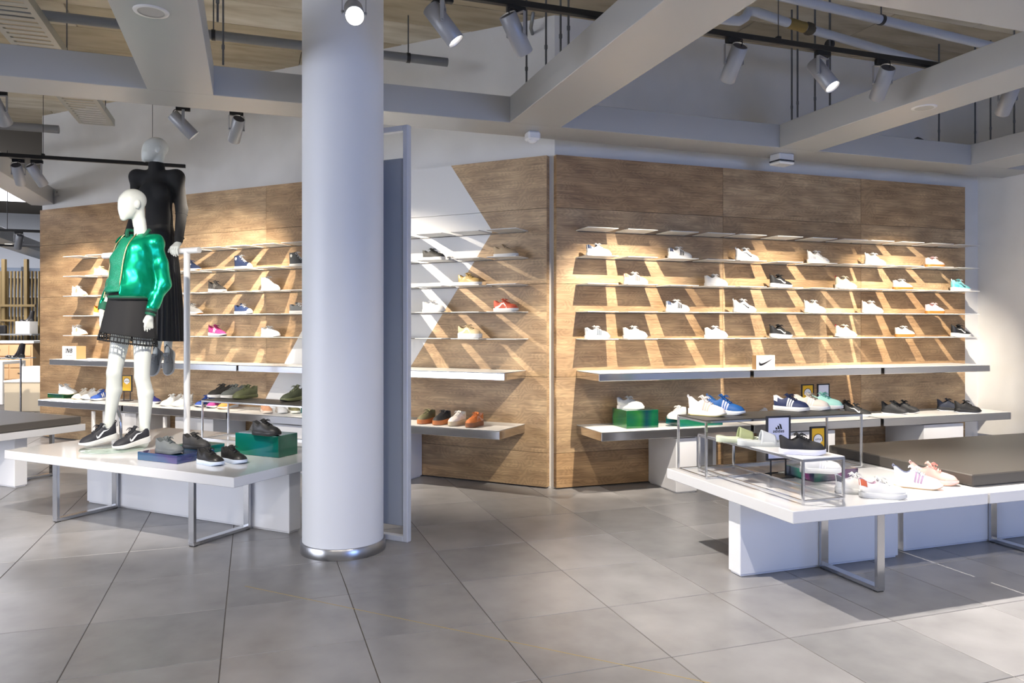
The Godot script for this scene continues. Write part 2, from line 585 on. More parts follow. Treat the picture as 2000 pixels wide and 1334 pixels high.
func deck(called, label, fr, a0, a1, top, n0, n1, thick, category):
	var o = thing(called, label, category, fr * Vector3((a0 + a1) / 2, top - thick, (n0 + n1) / 2), fr.basis.get_euler().y)
	var chrome = mat("d6d6d8", 0.14, 1.0)
	boxpart(o, "steel_casing", Vector3(0, thick / 2 - 0.003, 0), Vector3(a1 - a0, thick - 0.006, n1 - n0), chrome, 0.003)
	boxpart(o, "top_panel", Vector3(0, thick - 0.002, 0), Vector3(a1 - a0 - 0.002, 0.004, n1 - n0 - 0.002), mat("dcdcda", 0.32), 0.001)
	return o

func block(o, at, size):
	boxpart(o, "plinth", at, size, mat("e6e7ea", 0.22), 0.003)
	boxpart(o, "plinth_foot", at - Vector3(0, size.y / 2 + 0.005, 0), Vector3(size.x - 0.02, 0.012, size.z - 0.02), mat("e6e7ea", 0.22), 0.0)

func sled(o, x, z0, z1, top, called = "sled_leg"):
	var chrome = mat("c4c5c8", 0.16, 1.0)
	var m = MB.new()
	var w = 0.05
	var t = 0.022
	m.box(Vector3(x, (top + t) / 2 + 0.004, z1 - t / 2), Vector3(w, top - t, t), 0.002)
	m.box(Vector3(x, (top + t) / 2 + 0.004, z0 + t / 2), Vector3(w, top - t, t), 0.002)
	m.box(Vector3(x, t / 2 + 0.006, (z0 + z1) / 2), Vector3(w, t, z1 - z0), 0.002)
	var p = part(o, called, m.done(), chrome)
	for z in [z0 + 0.02, z1 - 0.02]:
		boxpart(p, "foot_pad", Vector3(x, 0.003, z), Vector3(0.04, 0.006, 0.03), mat("161616", 0.7), 0.0)

func frame_leg(o, x, z0, z1, top):
	var wm = mat("e8e8e8", 0.3)
	var m = MB.new()
	m.box(Vector3(x, 0.02, (z0 + z1) / 2), Vector3(0.03, 0.03, z1 - z0), 0.002)
	for z in [z0 + 0.015, z1 - 0.015]:
		m.box(Vector3(x, top / 2 + 0.012, z), Vector3(0.03, top - 0.035, 0.03), 0.002)
	part(o, "frame_leg", m.done(), wm)

func wall_units():
	column()
	for r in 5:
		for i in RX.size():
			shelf(WR, RX[i], ROWS[r], -6.01, 0.287, ["thin white shoe shelf on the right oak wall, row %s, %s from the corner" % [NUM[r], ORD[i]], "small shoe shelves on the right wall"])
		for i in LS.size():
			shelf(WL, -LS[i], ROWS[r], -5.98, 0.283, ["thin white shoe shelf on the left oak wall, row %s, %s from the corner" % [NUM[r], ORD[LS.size() - 1 - i]], "small shoe shelves on the left wall"])
	for r in 5:
		var ra = thing("shelf_rail", "slim dark rail along the right oak wall behind its %s shelf row" % ORD[r], "rail", Vector3((2.66 + 7.03) / 2, ROWS[r] - 0.0105, -6.005))
		boxpart(ra, "rail_bar", Vector3.ZERO, Vector3(4.37, 0.005, 0.008), mat("55504a", 0.4, 0.6), 0.0)
		var rb = thing("shelf_rail", "slim dark rail along the left oak wall behind its %s shelf row" % ORD[r], "rail", WL * Vector3(-(8.74 + 2.79) / 2, ROWS[r] - 0.0105, -5.975), -PI / 4)
		boxpart(rb, "rail_bar", Vector3.ZERO, Vector3(5.95, 0.005, 0.008), mat("55504a", 0.4, 0.6), 0.0)
	# steel-edged shelves and benches, right wall
	var e = [["beside the corner", 2.65, 4.105], ["under the logo block", 4.14, 5.555], ["ending at the white side wall", 5.595, 6.93]]
	for i in 3:
		deck("long_shelf", "long steel-edged wall shelf on the right oak wall, %s" % e[i][0], WR, e[i][1], e[i][2], 1.02, -6.009, -5.555, 0.065, "shelf")
	e = [["carrying the tall green acrylic box", 2.65, 4.075], ["behind the slides table", 4.105, 5.50], ["carrying all-black runners", 5.535, 7.15]]
	for i in 3:
		var o = deck("wall_bench", "low steel-edged white bench on the right oak wall, %s" % e[i][0], WR, e[i][1], e[i][2], 0.55, -6.009, -5.505, 0.075, "bench")
		var L = e[i][2] - e[i][1]
		var y0 = -(0.55 - 0.075)
		var bx = 3.45 if i == 0 else (4.75 if i == 1 else 6.3)
		var cx = (e[i][1] + e[i][2]) / 2
		var hold = Node3D.new()
		hold.name = "support"
		o.add_child(hold, true)
		hold.position = Vector3(0, y0, 0)
		block(hold, Vector3(bx - cx, 0.2365, -0.01), Vector3(0.20 if i == 0 else 0.5, 0.449, 0.47))
		if i == 0:
			block(hold, Vector3(3.80 - cx, 0.2365, -0.20), Vector3(0.42, 0.449, 0.06))
			sled(hold, 3.74 - cx, -0.16, 0.14, 0.46)
	# left wall
	e = [["carrying the cube with printed letters", 8.75, 6.885], ["behind the white rail stand", 6.86, 5.78], ["crossing the white chevron", 5.755, 4.30], ["nearest to the wall corner", 4.27, 2.79]]
	for i in 4:
		deck("long_shelf", "long steel-edged wall shelf on the left oak wall, %s" % e[i][0], WL, -e[i][1], -e[i][2], 1.02, -5.979, -5.555, 0.065, "shelf")
	e = [["carrying the flat green box", 8.85, 7.405, 7.5], ["carrying blue, magenta and orange runners", 7.375, 5.845, 6.35], ["carrying peach and white slip shoes", 5.815, 4.33, 5.0], ["carrying four platform sneakers", 4.30, 2.80, 4.2]]
	for i in 4:
		var o = deck("wall_bench", "low steel-edged white bench on the left oak wall, %s" % e[i][0], WL, -e[i][1], -e[i][2], 0.55, -5.979, -5.485, 0.075, "bench")
		var y0 = -(0.55 - 0.075)
		var cx = -(e[i][1] + e[i][2]) / 2
		var hold = Node3D.new()
		hold.name = "support"
		o.add_child(hold, true)
		hold.position = Vector3(0, y0, 0)
		var bw = 0.68 if i == 3 else 0.55
		block(hold, Vector3(-e[i][3] - cx, 0.2365, -0.02), Vector3(bw, 0.449, 0.44))
		frame_leg(hold, -e[i][3] - cx - 0.42, -0.22, 0.22, 0.46)
	# framed board standing parallel to the left wall, behind the column
	var fb = thing("framed_board", "tall grey board in a slim pale frame standing behind the column", "partition", WL * Vector3(-3.098, 0, -4.115), -PI / 4)
	var pale = mat("cdd2dc", 0.4, 0.1)
	for x in [-0.323, 0.323]:
		boxpart(fb, "frame_post", Vector3(x, 1.355, 0), Vector3(0.036, 2.71, 0.045), pale, 0.003)
	boxpart(fb, "frame_rail", Vector3(0, 2.692, 0), Vector3(0.610, 0.036, 0.045), pale, 0.003)
	boxpart(fb, "frame_rail", Vector3(0, 0.018, 0), Vector3(0.610, 0.036, 0.045), pale, 0.003)
	boxpart(fb, "board", Vector3(0, 1.30, 0), Vector3(0.608, 2.40, 0.02), mat("a3aab6", 0.35, 0.1), 0.003)
	# cubes with printed marks on the long shelves
	var nb = thing("logo_block", "white cube with wooden sides and dark printed letters on steel-edged shelf", "sign block", WL * Vector3(at_n(119, 700, -5.66).x + 0.155, 1.02, -5.72), -PI / 4)
	boxpart(nb, "wood_body", Vector3(0, 0.076, 0), Vector3(0.25, 0.15, 0.12), mat("a8865c", 0.5), 0.002)
	boxpart(nb, "white_face", Vector3(0, 0.076, 0.062), Vector3(0.25, 0.15, 0.004), mat("f2f2f2", 0.4), 0.001)
	var tm = text_mesh("NB", 0.075, 0.002, true)
	part(nb, "printed_letters", tm, mat("151517", 0.5), Transform3D(Basis(Vector3(1, 0, 0), Vector3(0.18, 1, 0), Vector3(0, 0, 1)), Vector3(0.012, 0.098, 0.0655)))
	for q in 4:
		boxpart(nb, "printed_bar", Vector3(-0.045 - 0.003 * q, 0.118 - 0.014 * q, 0.0652), Vector3(0.03, 0.006, 0.002), mat("151517", 0.5), 0.0)
	part(nb, "printed_words", text_mesh("new balance", 0.022, 0.001, false), mat("55565a", 0.5), Transform3D(Basis(), Vector3(0.01, 0.043, 0.0648)))
	var px = at_z(1488, 700, -5.66)
	var nk = thing("logo_block", "white cube with a black tick mark on the steel-edged shelf", "sign block", Vector3(px.x, 1.02, -5.64))
	boxpart(nk, "wood_body", Vector3(0, 0.063, 0), Vector3(0.195, 0.125, 0.06), mat("a8865c", 0.5), 0.002)
	boxpart(nk, "white_face", Vector3(0, 0.063, 0.032), Vector3(0.195, 0.125, 0.004), mat("f2f2f2", 0.4), 0.001)
	part(nk, "tick_mark", tick_mesh(0.15, 0.001), mat("141416", 0.5), Transform3D(Basis(), Vector3(0, 0.066, 0.0342)))

func text_mesh(s, h, depth, bold):
	var t = TextMesh.new()
	var f = SystemFont.new()
	f.font_names = PackedStringArray(["Droid Sans"])
	f.font_weight = 700 if bold else 400
	t.font = f
	t.text = s
	t.font_size = 64
	t.pixel_size = h / 64.0
	t.depth = depth
	t.curve_step = 2.0
	return t

func tick_poly(w):
	# curved tick: a fat rounded hook on the left that runs out to a thin point up on the right
	var lo = []
	var hi = []
	var P = [Vector2(-0.47, 0.02), Vector2(-0.56, -0.40), Vector2(-0.15, -0.22), Vector2(0.5, 0.20)]
	var Q = [Vector2(-0.44, 0.10), Vector2(-0.47, -0.22), Vector2(-0.12, -0.05), Vector2(0.5, 0.20)]
	for i in 13:
		var t = i / 12.0
		lo.append(P[0].bezier_interpolate(P[1], P[2], P[3], t) * w)
		hi.append(Q[0].bezier_interpolate(Q[1], Q[2], Q[3], t) * w)
	hi.reverse()
	hi.remove_at(0)
	return PackedVector2Array(lo + hi)

func tick_mesh(w, d):
	var m = MB.new()
	m.prism(tick_poly(w), 0.0, d)
	return m.done()

# ---------- tables ----------
func table(label, fr, a0, a1, n0, n1, plinth_a0, plinth_a1, plinth_n, sleds, group = ""):
	var top = 0.5
	var th = 0.062
	var o = thing("display_table", label, "table", fr * Vector3((a0 + a1) / 2, 0, (n0 + n1) / 2), fr.basis.get_euler().y, group)
	var ca = (a0 + a1) / 2
	var cn = (n0 + n1) / 2
	boxpart(o, "table_top", Vector3(0, top - th / 2, 0), Vector3(a1 - a0, th, n1 - n0), mat("d2d3d5", 0.1, 0.0, {"metallic_specular": 0.6}), 0.003)
	block(o, Vector3((plinth_a0 + plinth_a1) / 2 - ca, (top - th) / 2 + 0.006, plinth_n - cn), Vector3(plinth_a1 - plinth_a0, top - th - 0.014, 0.11))
	for s in sleds:
		sled(o, s[0] - ca, s[1] - cn, s[2] - cn, top - th - 0.005)
	return o

func riser(label, fr, a0, a1, n0, n1, base, top, topmat, low = 0.0):
	var o = thing("display_riser", label, "display riser", fr * Vector3((a0 + a1) / 2, base, (n0 + n1) / 2), fr.basis.get_euler().y)
	var chrome = mat("dfe0e2", 0.16, 1.0)
	var w = a1 - a0
	var d = n1 - n0
	var h = top - base
	var t = 0.013
	for x in [-1, 1]:
		for z in [-1, 1]:
			boxpart(o, "leg", Vector3(x * (w - t) / 2, (h - 0.004) / 2, z * (d - t) / 2), Vector3(t, h - 0.004, t), chrome, 0.0015)
	for y in [t / 2 + low, h - 0.004 - t / 2]:
		for z in [-1, 1]:
			boxpart(o, "rail", Vector3(0, y, z * (d - t) / 2), Vector3(w - 2 * t, t, t), chrome, 0.0015)
		for x in [-1, 1]:
			boxpart(o, "rail", Vector3(x * (w - t) / 2, y, 0), Vector3(t, t, d - 2 * t), chrome, 0.0015)
	boxpart(o, "shelf_top", Vector3(0, h - 0.002, 0), Vector3(w - 0.004, 0.006, d - 0.004), topmat, 0.001)
	return o

func acrylic(label, at, size, turn, cols, sd):
	var key = "acr%s%d" % [cols, sd]
	if not mats.has(key):
		var m = textured(ramp_tex(0.006, 2, sd, cols, 256), Vector3(0.9, 0.9, 0.9), 0.07, "ffffff", Vector3(0.1 * sd, 0.2, 0), {"metallic": 0.15, "clearcoat_enabled": true, "clearcoat": 0.6, "clearcoat_roughness": 0.05})
		mats[key] = m
	var o = thing("acrylic_box", label, "display box", at, turn)
	boxpart(o, "box_body", Vector3(0, size.y / 2 + 0.0005, 0), size, mats[key], 0.002)
	return o

func sign_stand(label, at, turn, w, h, lift, paper, kind, depth_base = 0.09):
	var o = thing("poster_stand", label, "sign", at, turn)
	var bk = mat("1b1b22", 0.45)
	boxpart(o, "base_plate", Vector3(0, 0.003, 0), Vector3(w * 0.86, 0.006, depth_base), bk, 0.001)
	for s in [-1, 1]:
		boxpart(o, "post", Vector3(s * w * 0.31, lift / 2 + 0.005, 0), Vector3(0.009, lift, 0.006), bk, 0.001)
	var f = 0.011
	var yc = lift + h / 2
	for s in [-1, 1]:
		boxpart(o, "frame_bar", Vector3(s * (w - f) / 2, yc, 0), Vector3(f, h, 0.014), bk, 0.001)
		boxpart(o, "frame_bar", Vector3(0, yc + s * (h - f) / 2, 0), Vector3(w - 2 * f, f, 0.014), bk, 0.001)
	var p = boxpart(o, "poster", Vector3(0, yc, -0.001), Vector3(w - 2 * f, h - 2 * f, 0.008), paper, 0.0)
	var ink = mat("17171c", 0.6)
	if kind == "mountain":
		for i in 3:
			var x = (-0.145 + 0.10 * i) * w
			var hh = [0.045, 0.085, 0.125][i] * h
			var pw = 0.072 * w
			var b = MB.new()
			var sk = 0.06 * w * (i + 1) / 2.0
			b.prism(PackedVector2Array([Vector2(x, 0), Vector2(x + pw * 1.05, 0), Vector2(x + pw * 1.05 - sk * 0.62 + 0.0, hh * 0.86), Vector2(x - sk * 0.9 + pw * 0.35, hh)]), 0.0, 0.001)
			part(p, "printed_bar", b.done(), ink, Transform3D(Basis(), Vector3(0.02 * w, h * 0.20, 0.0045)))
		part(p, "printed_word", text_mesh("adidas", 0.025, 0.001, true), ink, Transform3D(Basis(), Vector3(0, h * 0.155, 0.0045)))
		for i in 2:
			boxpart(p, "printed_line", Vector3(0, -h * (0.19 + 0.05 * i), 0.0045), Vector3(w * (0.5 - 0.1 * i), 0.003, 0.001), mat("8f93b4", 0.6), 0.0)
	elif kind == "tick":
		part(p, "tick_mark", tick_mesh(w * 0.42, 0.001), ink, Transform3D(Basis(), Vector3(0, h * 0.12, 0.0045)))
	elif kind == "little":
		var R = w * 0.31
		var arc = MB.new()
		var disc = MB.new()
		var o1 = []
		var o2 = []
		var dp = []
		for i in 25:
			var a = -0.12 * PI + 1.24 * PI * i / 24.0
			o1.append(Vector2(cos(a), sin(a)) * R)
			o2.append(Vector2(cos(a), sin(a)) * R * 0.88)
			dp.append(Vector2(cos(a), sin(a)) * R * 0.86)
		o2.reverse()
		arc.prism(PackedVector2Array(o1 + o2), 0.0, 0.001)
		dp.append(Vector2(-R * 0.16, -R * 0.85))
		dp.append(Vector2(R * 0.16, -R * 0.85))
		disc.prism(PackedVector2Array(dp), 0.0, 0.001)
		part(p, "printed_arc", arc.done(), mat("3a3630", 0.6), Transform3D(Basis(), Vector3(0, h * 0.13, 0.0045)))
		part(p, "printed_disc", disc.done(), mat("ecebea", 0.6), Transform3D(Basis(), Vector3(0, h * 0.13, 0.0045)))
		part(p, "printed_word", text_mesh("LITTLE", w * 0.125, 0.001, true), ink, Transform3D(Basis(), Vector3(0, h * 0.13, 0.0058)))
	return o

func cam_turn(phi):
	return -TH - deg_to_rad(phi)

func tables():
	# right: square table and its neighbour with the dark cushion
	table("square glossy white table with chrome sled leg, carrying slides and sneakers", WR, 2.485, 3.765, -4.215, -3.03, 2.57, 3.70, -3.625, [[3.13, -3.565, -3.13]])
	var t2 = table("long glossy white table under the wide dark cushion", WR, 3.78, 6.05, -4.30, -3.03, 3.82, 5.9, -3.70, [[4.55, -3.64, -3.13], [5.7, -3.64, -3.13]])
	var cu = thing("seat_cushion", "wide flat taupe leather cushion on the white table beside the slides", "cushion", Vector3(4.91, 0.5, -3.72))
	boxpart(cu, "pad", Vector3(0, 0.037, 0), Vector3(2.2, 0.066, 1.12), mat("4a4642", 0.42), 0.006)
	boxpart(cu, "base_board", Vector3(0, 0.003, 0), Vector3(2.17, 0.006, 1.09), mat("4a4642", 0.42), 0.0)
	# left: tables parallel to the left wall
	table("long glossy white table on chrome sled legs under the mannequin in green jacket", WL, -5.735, -3.463, -4.70, -3.31, -5.68, -3.585, -3.965, [[-3.94, -3.895, -3.41], [-5.31, -3.895, -3.41]])
	table("white table with brown cushion at the shop edge beside the mannequins", WL, -8.9, -6.63, -4.55, -3.31, -8.8, -6.74, -4.03, [[-7.0, -4.48, -4.10], [-8.4, -4.48, -4.10]])
	var c2 = thing("seat_cushion", "flat brown-grey leather cushion on the table beyond the mannequins", "cushion", WL * Vector3(-7.75, 0.5, -3.94), -PI / 4)
	boxpart(c2, "pad", Vector3(0, 0.037, 0), Vector3(2.2, 0.066, 1.16), mat("56524d", 0.45), 0.006)
	boxpart(c2, "base_board", Vector3(0, 0.003, 0), Vector3(2.17, 0.006, 1.13), mat("56524d", 0.45), 0.0)
	# risers
	var dark = mat("3a3835", 0.5)
	var wt = mat("d8d8d9", 0.2)
	riser("long chrome riser with dark top across the right table", WR, 2.525, 3.69, -4.16, -3.84, 0.5, 0.845, dark)
	riser("low chrome riser with white top carrying slides", WR, 2.61, 2.875, -4.06, -3.11, 0.5, 0.735, wt, 0.014)
	var ra = WL.inverse() * at_y(397, 857, 0.5)
	riser("chrome riser with dark top on the mannequin table, beside the column", WL, ra.x, ra.x + 1.05, ra.z - 0.26, ra.z + 0.02, 0.5, 0.815, dark)
	# acrylic boxes
	var teal = ["0b4460", "0c6a72", "0d6656", "247858", "0a5070"]
	var green = ["073f34", "0c5f3c", "083646", "26682e", "0a4c44"]
	var purple = ["2c2d62", "43386e", "245070", "382e64", "5c3864"]
	var plum = ["3a2a48", "2c6a58", "6a2f5c", "2a4a58", "8a3a6a"]
	var gb = (at_y(468, 885, 0.5) + at_y(573, 888, 0.5)) * 0.5
	acrylic("tall iridescent teal acrylic box under a black sneaker, beside the column", gb, Vector3(0.40, 0.15, 0.19), -PI / 4, teal, 3)
	var b1 = (at_y(273, 898, 0.5) + at_y(415, 893, 0.5)) * 0.5
	acrylic("flat iridescent violet acrylic box under the grey sneaker", b1, Vector3(0.38, 0.055, 0.31), -PI / 4, purple, 5)
	var b2 = at_y(391, 882, 0.5)
	acrylic("flat iridescent teal-green acrylic box under the plain black sneaker", b2, Vector3(0.27, 0.055, 0.20), -PI / 4, teal, 8)
	acrylic("flat green acrylic box on the wall bench under a white runner", at_y(124, 776, 0.55), Vector3(0.30, 0.05, 0.20), -PI / 4, green, 12)
	var g2 = (at_y(1204, 834, 0.55) + at_y(1276, 831, 0.55)) * 0.5
	acrylic("tall iridescent green acrylic box on the wall bench near the corner", Vector3(g2.x, 0.55, -5.75), Vector3(0.30, 0.15, 0.26), 0.0, green, 21)
	acrylic("flat iridescent blue-green acrylic box on the bench behind the chrome riser", Vector3(3.63, 0.55, -5.70), Vector3(0.42, 0.06, 0.24), 0.0, teal, 25)
	acrylic("flat iridescent plum acrylic box below the low riser", at_y(1616, 934, 0.5) + Vector3(0.0, 0, -0.05), Vector3(0.33, 0.06, 0.24), 0.03, plum, 33)
	acrylic("iridescent teal acrylic box on the wall bench hidden behind the column", at_y(618, 806, 0.55), Vector3(0.22, 0.11, 0.2), -PI / 4, teal, 37)
	# poster stands
	var yl = mat("e2b21a", 0.5)
	var ww = mat("d7dbf2", 0.45)
	sign_stand("black framed white poster with three-bar logo standing on the slides table", at_y(1520, 931, 0.5), -0.06, 0.165, 0.265, 0.10, ww, "mountain", 0.12)
	sign_stand("black framed yellow poster with white disc standing behind the black sneaker", at_y(1597, 910, 0.5), -0.04, 0.118, 0.225, 0.03, yl, "little")
	sign_stand("black framed yellow poster on the right wall bench beside a tick poster", Vector3(at_z(1577, 800, -5.80).x, 0.55, -5.80), 0.0, 0.14, 0.22, 0.09, yl, "little")
	sign_stand("black framed white poster with tick mark on the wall bench", Vector3(at_z(1608, 800, -5.80).x, 0.55, -5.80), 0.0, 0.14, 0.22, 0.09, mat("eef0fa", 0.45), "tick")
	sign_stand("black framed yellow poster on the left bench behind the mannequin's legs", at_y(248, 783, 0.55), -0.42, 0.125, 0.19, 0.105, yl, "little")

# ---------- overhead ----------
func rod(at, y0, y1, r = 0.006, label = "thin grey hanger rod holding the ceiling beam"):
	var o = thing("hanger_rod", label, "hanger rod", Vector3(at.x, y0, at.z), 0.0, "ceiling hanger rods")
	var m = MB.new(true)
	m.tube([Vector3.ZERO, Vector3(0, (y1 - y0) * 0.5, 0), Vector3(0, y1 - y0, 0)], r, 6)
	part(o, "rod", m.done(), mat("5b5d5f", 0.5, 0.4))
	boxpart(o, "clip", Vector3(0, 0.12, 0), Vector3(0.02, 0.03, 0.012), mat("6b6d6f", 0.5, 0.4), 0.002)

func track(label, a, b, y, hangers):
	var c = (a + b) * 0.5
	var o = thing("light_track", label, "light track", Vector3(c.x, y, c.z))
	boxpart(o, "rail", Vector3(0, 0.004, 0), Vector3(absf(b.x - a.x), 0.036, 0.036), mat("161617", 0.45), 0.003)
	for x in hangers:
		var w = MB.new(true)
		w.tube([Vector3(x - c.x, 0.02, 0), Vector3(x - c.x, (4.1 - y) / 2, 0), Vector3(x - c.x, 4.1 - y, 0)], 0.003, 5)
		part(o, "hanger", w.done(), mat("4a4a4a", 0.5, 0.4))
		boxpart(o, "hanger_clip", Vector3(x - c.x, 0.03, 0), Vector3(0.03, 0.02, 0.03), mat("161617", 0.45), 0.003)

func pipe(label, path, r, material, straps = []):
	var o = thing("pipe", label, "pipe", path[0])
	var pts = []
	for p in path:
		pts.append(p - path[0])
	var m = MB.new(true)
	m.tube(pts, r, 18)
	part(o, "pipe_run", m.done(), material)
	for s in straps:
		var p = pts[0].lerp(pts[pts.size() - 1], s)
		var d = (pts[pts.size() - 1] - pts[0]).normalized()
		var k = MB.new(true)
		k.tube([p - d * 0.015, p + d * 0.015], r + 0.005, 18)
		part(o, "strap", k.done(), mat("2d2d2f", 0.5, 0.3))
		var h = MB.new(true)
		var top = 4.1 - path[0].y - p.y
		h.tube([p + Vector3(0, r, 0), p + Vector3(0, top * 0.5, 0), p + Vector3(0, top, 0)], 0.006, 6)
		part(o, "hanger", h.done(), mat("5b5d5f", 0.5, 0.4))
	return o

func ceiling_things():
	track("long black light track over the middle of the shop", Vector3(-3.7, 0, -3.98), Vector3(6.9, 0, -3.98), 3.2, [-2.0, 0.2, 3.15, 5.3])
	track("black light track above the long beam, lighting the left oak wall", Vector3(-3.0, 0, -6.73), Vector3(0.6, 0, -6.73), 3.217, [-2.4, -0.9])
	track("short black light track before the far end of the left wall", Vector3(-5.2, 0, at_y(36, 305, 3.1).z), Vector3(at_y(360, 320, 3.1).x, 0, at_y(36, 305, 3.1).z), 3.1, [-2.0, -1.0])
	track("black light track over the aisle behind the viewer", Vector3(-4.6, 0, -0.6), Vector3(6.0, 0, -0.6), 3.2, [-2.5, 1.0, 4.0])
	for q in [[403, 40, "a"], [417, 125, "b"], [1013, 165, "c"], [1050, 125, "d"], [1078, 105, "e"], [1093, 90, "f"]]:
		var p = at_y(q[0], q[1], 3.15)
		p.x += 0.06
		rod(p, 3.15, 4.1, 0.007, "thin grey hanger rod above a beam beside the column" )
	for q in [[1537, 236], [1548, 228], [1582, 220], [1611, 208], [1843, 278], [1897, 282], [1927, 275], [1973, 262]]:
		var p = at_y(q[0], q[1], 3.15)
		if q[0] > 1880 or q[0] < 1800:
			p.x += 0.05
		else:
			p.z = -5.50
		rod(p, 3.15, 4.1, 0.008, "thin grey hanger rod above a beam before the right oak wall")
	# grey conduit parallel to the long beam, and the drain pipes near the right wall
	pipe("long grey pipe under the concrete, ending at the left wall", [Vector3(-4.2, 3.73, -6.48), Vector3(1.62, 3.73, -6.48)], 0.038, mat("7b7d80", 0.5), [0.3, 0.67, 0.94])
	pipe("short grey pipe end above the thin suspended track", [Vector3(-6.0, 3.62, at_y(60, 248, 3.62).z), at_y(115, 253, 3.62)], 0.045, mat("808285", 0.5), [0.85])
	var pv = mat("a9b0bd", 0.35)
	var e0 = at_y(1462, 22, 3.72)
	var e1 = at_y(1720, 97, 3.72)
	var bend = []
	var dv = (e1 - e0).normalized()
	bend.append(e0 - dv * 0.02 + Vector3(-0.5, -0.1, 0.02))
	bend.append(e0 - dv * 0.02 + Vector3(-0.16, -0.1, 0.02))
	bend.append(e0 - dv * 0.02 + Vector3(-0.07, -0.09, 0.01))
	bend.append(e0 - dv * 0.01 + Vector3(-0.02, -0.05, 0))
	bend.append(e0 + Vector3(0.0, 0.0, 0))
	bend.append(e0 + dv * 0.08 + Vector3(0, 0.012, 0))
	bend.append(e0 + dv * 0.4)
	bend.append(e1 + dv * 1.2)
	pipe("pale grey drain pipe with an elbow near the right wall", bend, 0.034, pv, [0.45])
	var f0 = at_y(1500, -14, 3.72)
	var f1 = at_y(1860, 72, 3.72)
	pipe("pale grey straight drain pipe close to the near beam", [f0 - (f1 - f0) * 0.3, f0, f1, f1 + (f1 - f0) * 0.3], 0.034, pv, [0.55])
	var rg = thing("pipe_wrap", "yellowish cloth wrapped round the elbow pipe", "cloth wrap", e0.lerp(e1, 0.33))
	var w = MB.new(true)
	w.tube([-dv * 0.09, -dv * 0.03, dv * 0.04, dv * 0.09], [0.038, 0.041, 0.039, 0.042], 14)
	part(rg, "cloth", w.done(), mat("7d6a3c", 0.95))
	w = MB.new(true)
	w.tube([dv * 0.10, dv * 0.13, dv * 0.17, dv * 0.20], [0.036, 0.05, 0.047, 0.03], 9)
	part(rg, "frayed_fibre", w.done(), mat("4a4438", 0.95))
	# tap on the upper left wall
	var tp = thing("water_tap", "small metal tap on a stub pipe high on the left wall", "tap", WL * Vector3(at_n(1040, 60, -6.04).x, at_n(1040, 66, -6.04).y, -6.04), -PI / 4)
	var tm = mat("8f8f8c", 0.35, 0.8)
	tubepart(tp, "stub_pipe", [Vector3(0, 0, 0), Vector3(0.03, 0.01, 0.1), Vector3(0.06, 0.06, 0.14), Vector3(0.07, 0.12, 0.14)], 0.016, tm, 10)
	tubepart(tp, "valve_stem", [Vector3(0.07, 0.11, 0.14), Vector3(0.07, 0.16, 0.14)], 0.01, tm, 8)
	tubepart(tp, "handle", [Vector3(0.035, 0.165, 0.14), Vector3(0.105, 0.165, 0.14)], 0.007, tm, 8)
	# perforated cable tray
	var ct = thing("cable_tray", "perforated galvanised cable tray hanging over the mannequin side", "cable tray", Vector3(-1.61, 3.6, -7.2))
	var gal = mat("b4b5ae", 0.4, 0.6)
	for s in [-1, 1]:
		boxpart(ct, "side_flange", Vector3(s * 0.172, 0.035, 0), Vector3(0.004, 0.07, 4.1), gal, 0.0)
		boxpart(ct, "edge_strip", Vector3(s * 0.152, 0.001, 0), Vector3(0.036, 0.003, 4.1), gal, 0.0)
	for i in 46:
		boxpart(ct, "cross_slat", Vector3(0, 0.001, -2.03 + i * 0.0905), Vector3(0.268, 0.003, 0.056), gal, 0.0)
	for z in [-1.5, 0.2, 1.7]:
		tubepart(ct, "hanger", [Vector3(0.172, 0.03, z), Vector3(0.172, 0.25, z), Vector3(0.172, 0.5, z)], 0.005, mat("5b5d5f", 0.5, 0.4), 6)
	# speakers, sensors, socket
	for q in [[-0.475, -4.084, "left of the column"], [4.489, -4.104, "before the right wall"]]:
		var sp = thing("ceiling_speaker", "flat round speaker set in the beam underside %s" % q[2], "speaker", Vector3(q[0], 2.95, q[1]))
		var m = MB.new(true)
		m.lathe([Vector2(0.062, -0.006), Vector2(0.080, -0.006), Vector2(0.083, 0.0)], 36)
		part(sp, "rim", m.done(), mat("d9d8d4", 0.4))
		m = MB.new(true)
		m.lathe([Vector2(0.0, -0.004), Vector2(0.0625, -0.004)], 36)
		part(sp, "grille", m.done(), mat("b7b5b0", 0.7))
	var s1 = thing("motion_sensor", "small white dome sensor under the long beam at the wall corner", "sensor", Vector3(2.104, 2.95, -5.634))
	boxpart(s1, "base", Vector3(0, -0.035, 0), Vector3(0.105, 0.07, 0.105), mat("e6e6e6", 0.4), 0.014)
	var dm = MB.new(true)
	dm.lathe([Vector2(0.0, -0.092), Vector2(0.022, -0.088), Vector2(0.038, -0.076), Vector2(0.042, -0.065)], 24)
	part(s1, "dome_lens", dm.done(), mat("f2f2f2", 0.25))
	var s2 = thing("smoke_detector", "flat white detector with black seam under the beam before right wall", "detector", Vector3(4.505, 2.95, -5.644), 0.1)
	boxpart(s2, "base", Vector3(0, -0.03, 0), Vector3(0.17, 0.06, 0.13), mat("d5d6d8", 0.4), 0.008)
	boxpart(s2, "seam", Vector3(0, -0.064, 0), Vector3(0.175, 0.008, 0.135), mat("1d1d1e", 0.5), 0.002)
	boxpart(s2, "cover", Vector3(0, -0.082, 0), Vector3(0.18, 0.028, 0.14), mat("eeeeec", 0.35), 0.012)
	var so = at_n(113, 377, -6.04)
	var pl = thing("wall_socket", "small square white socket on the plaster above the left oak panels", "socket", WL * so, -PI / 4)
	boxpart(pl, "plate", Vector3(0, 0, 0.005), Vector3(0.07, 0.075, 0.01), mat("cfcdc8", 0.5), 0.003)
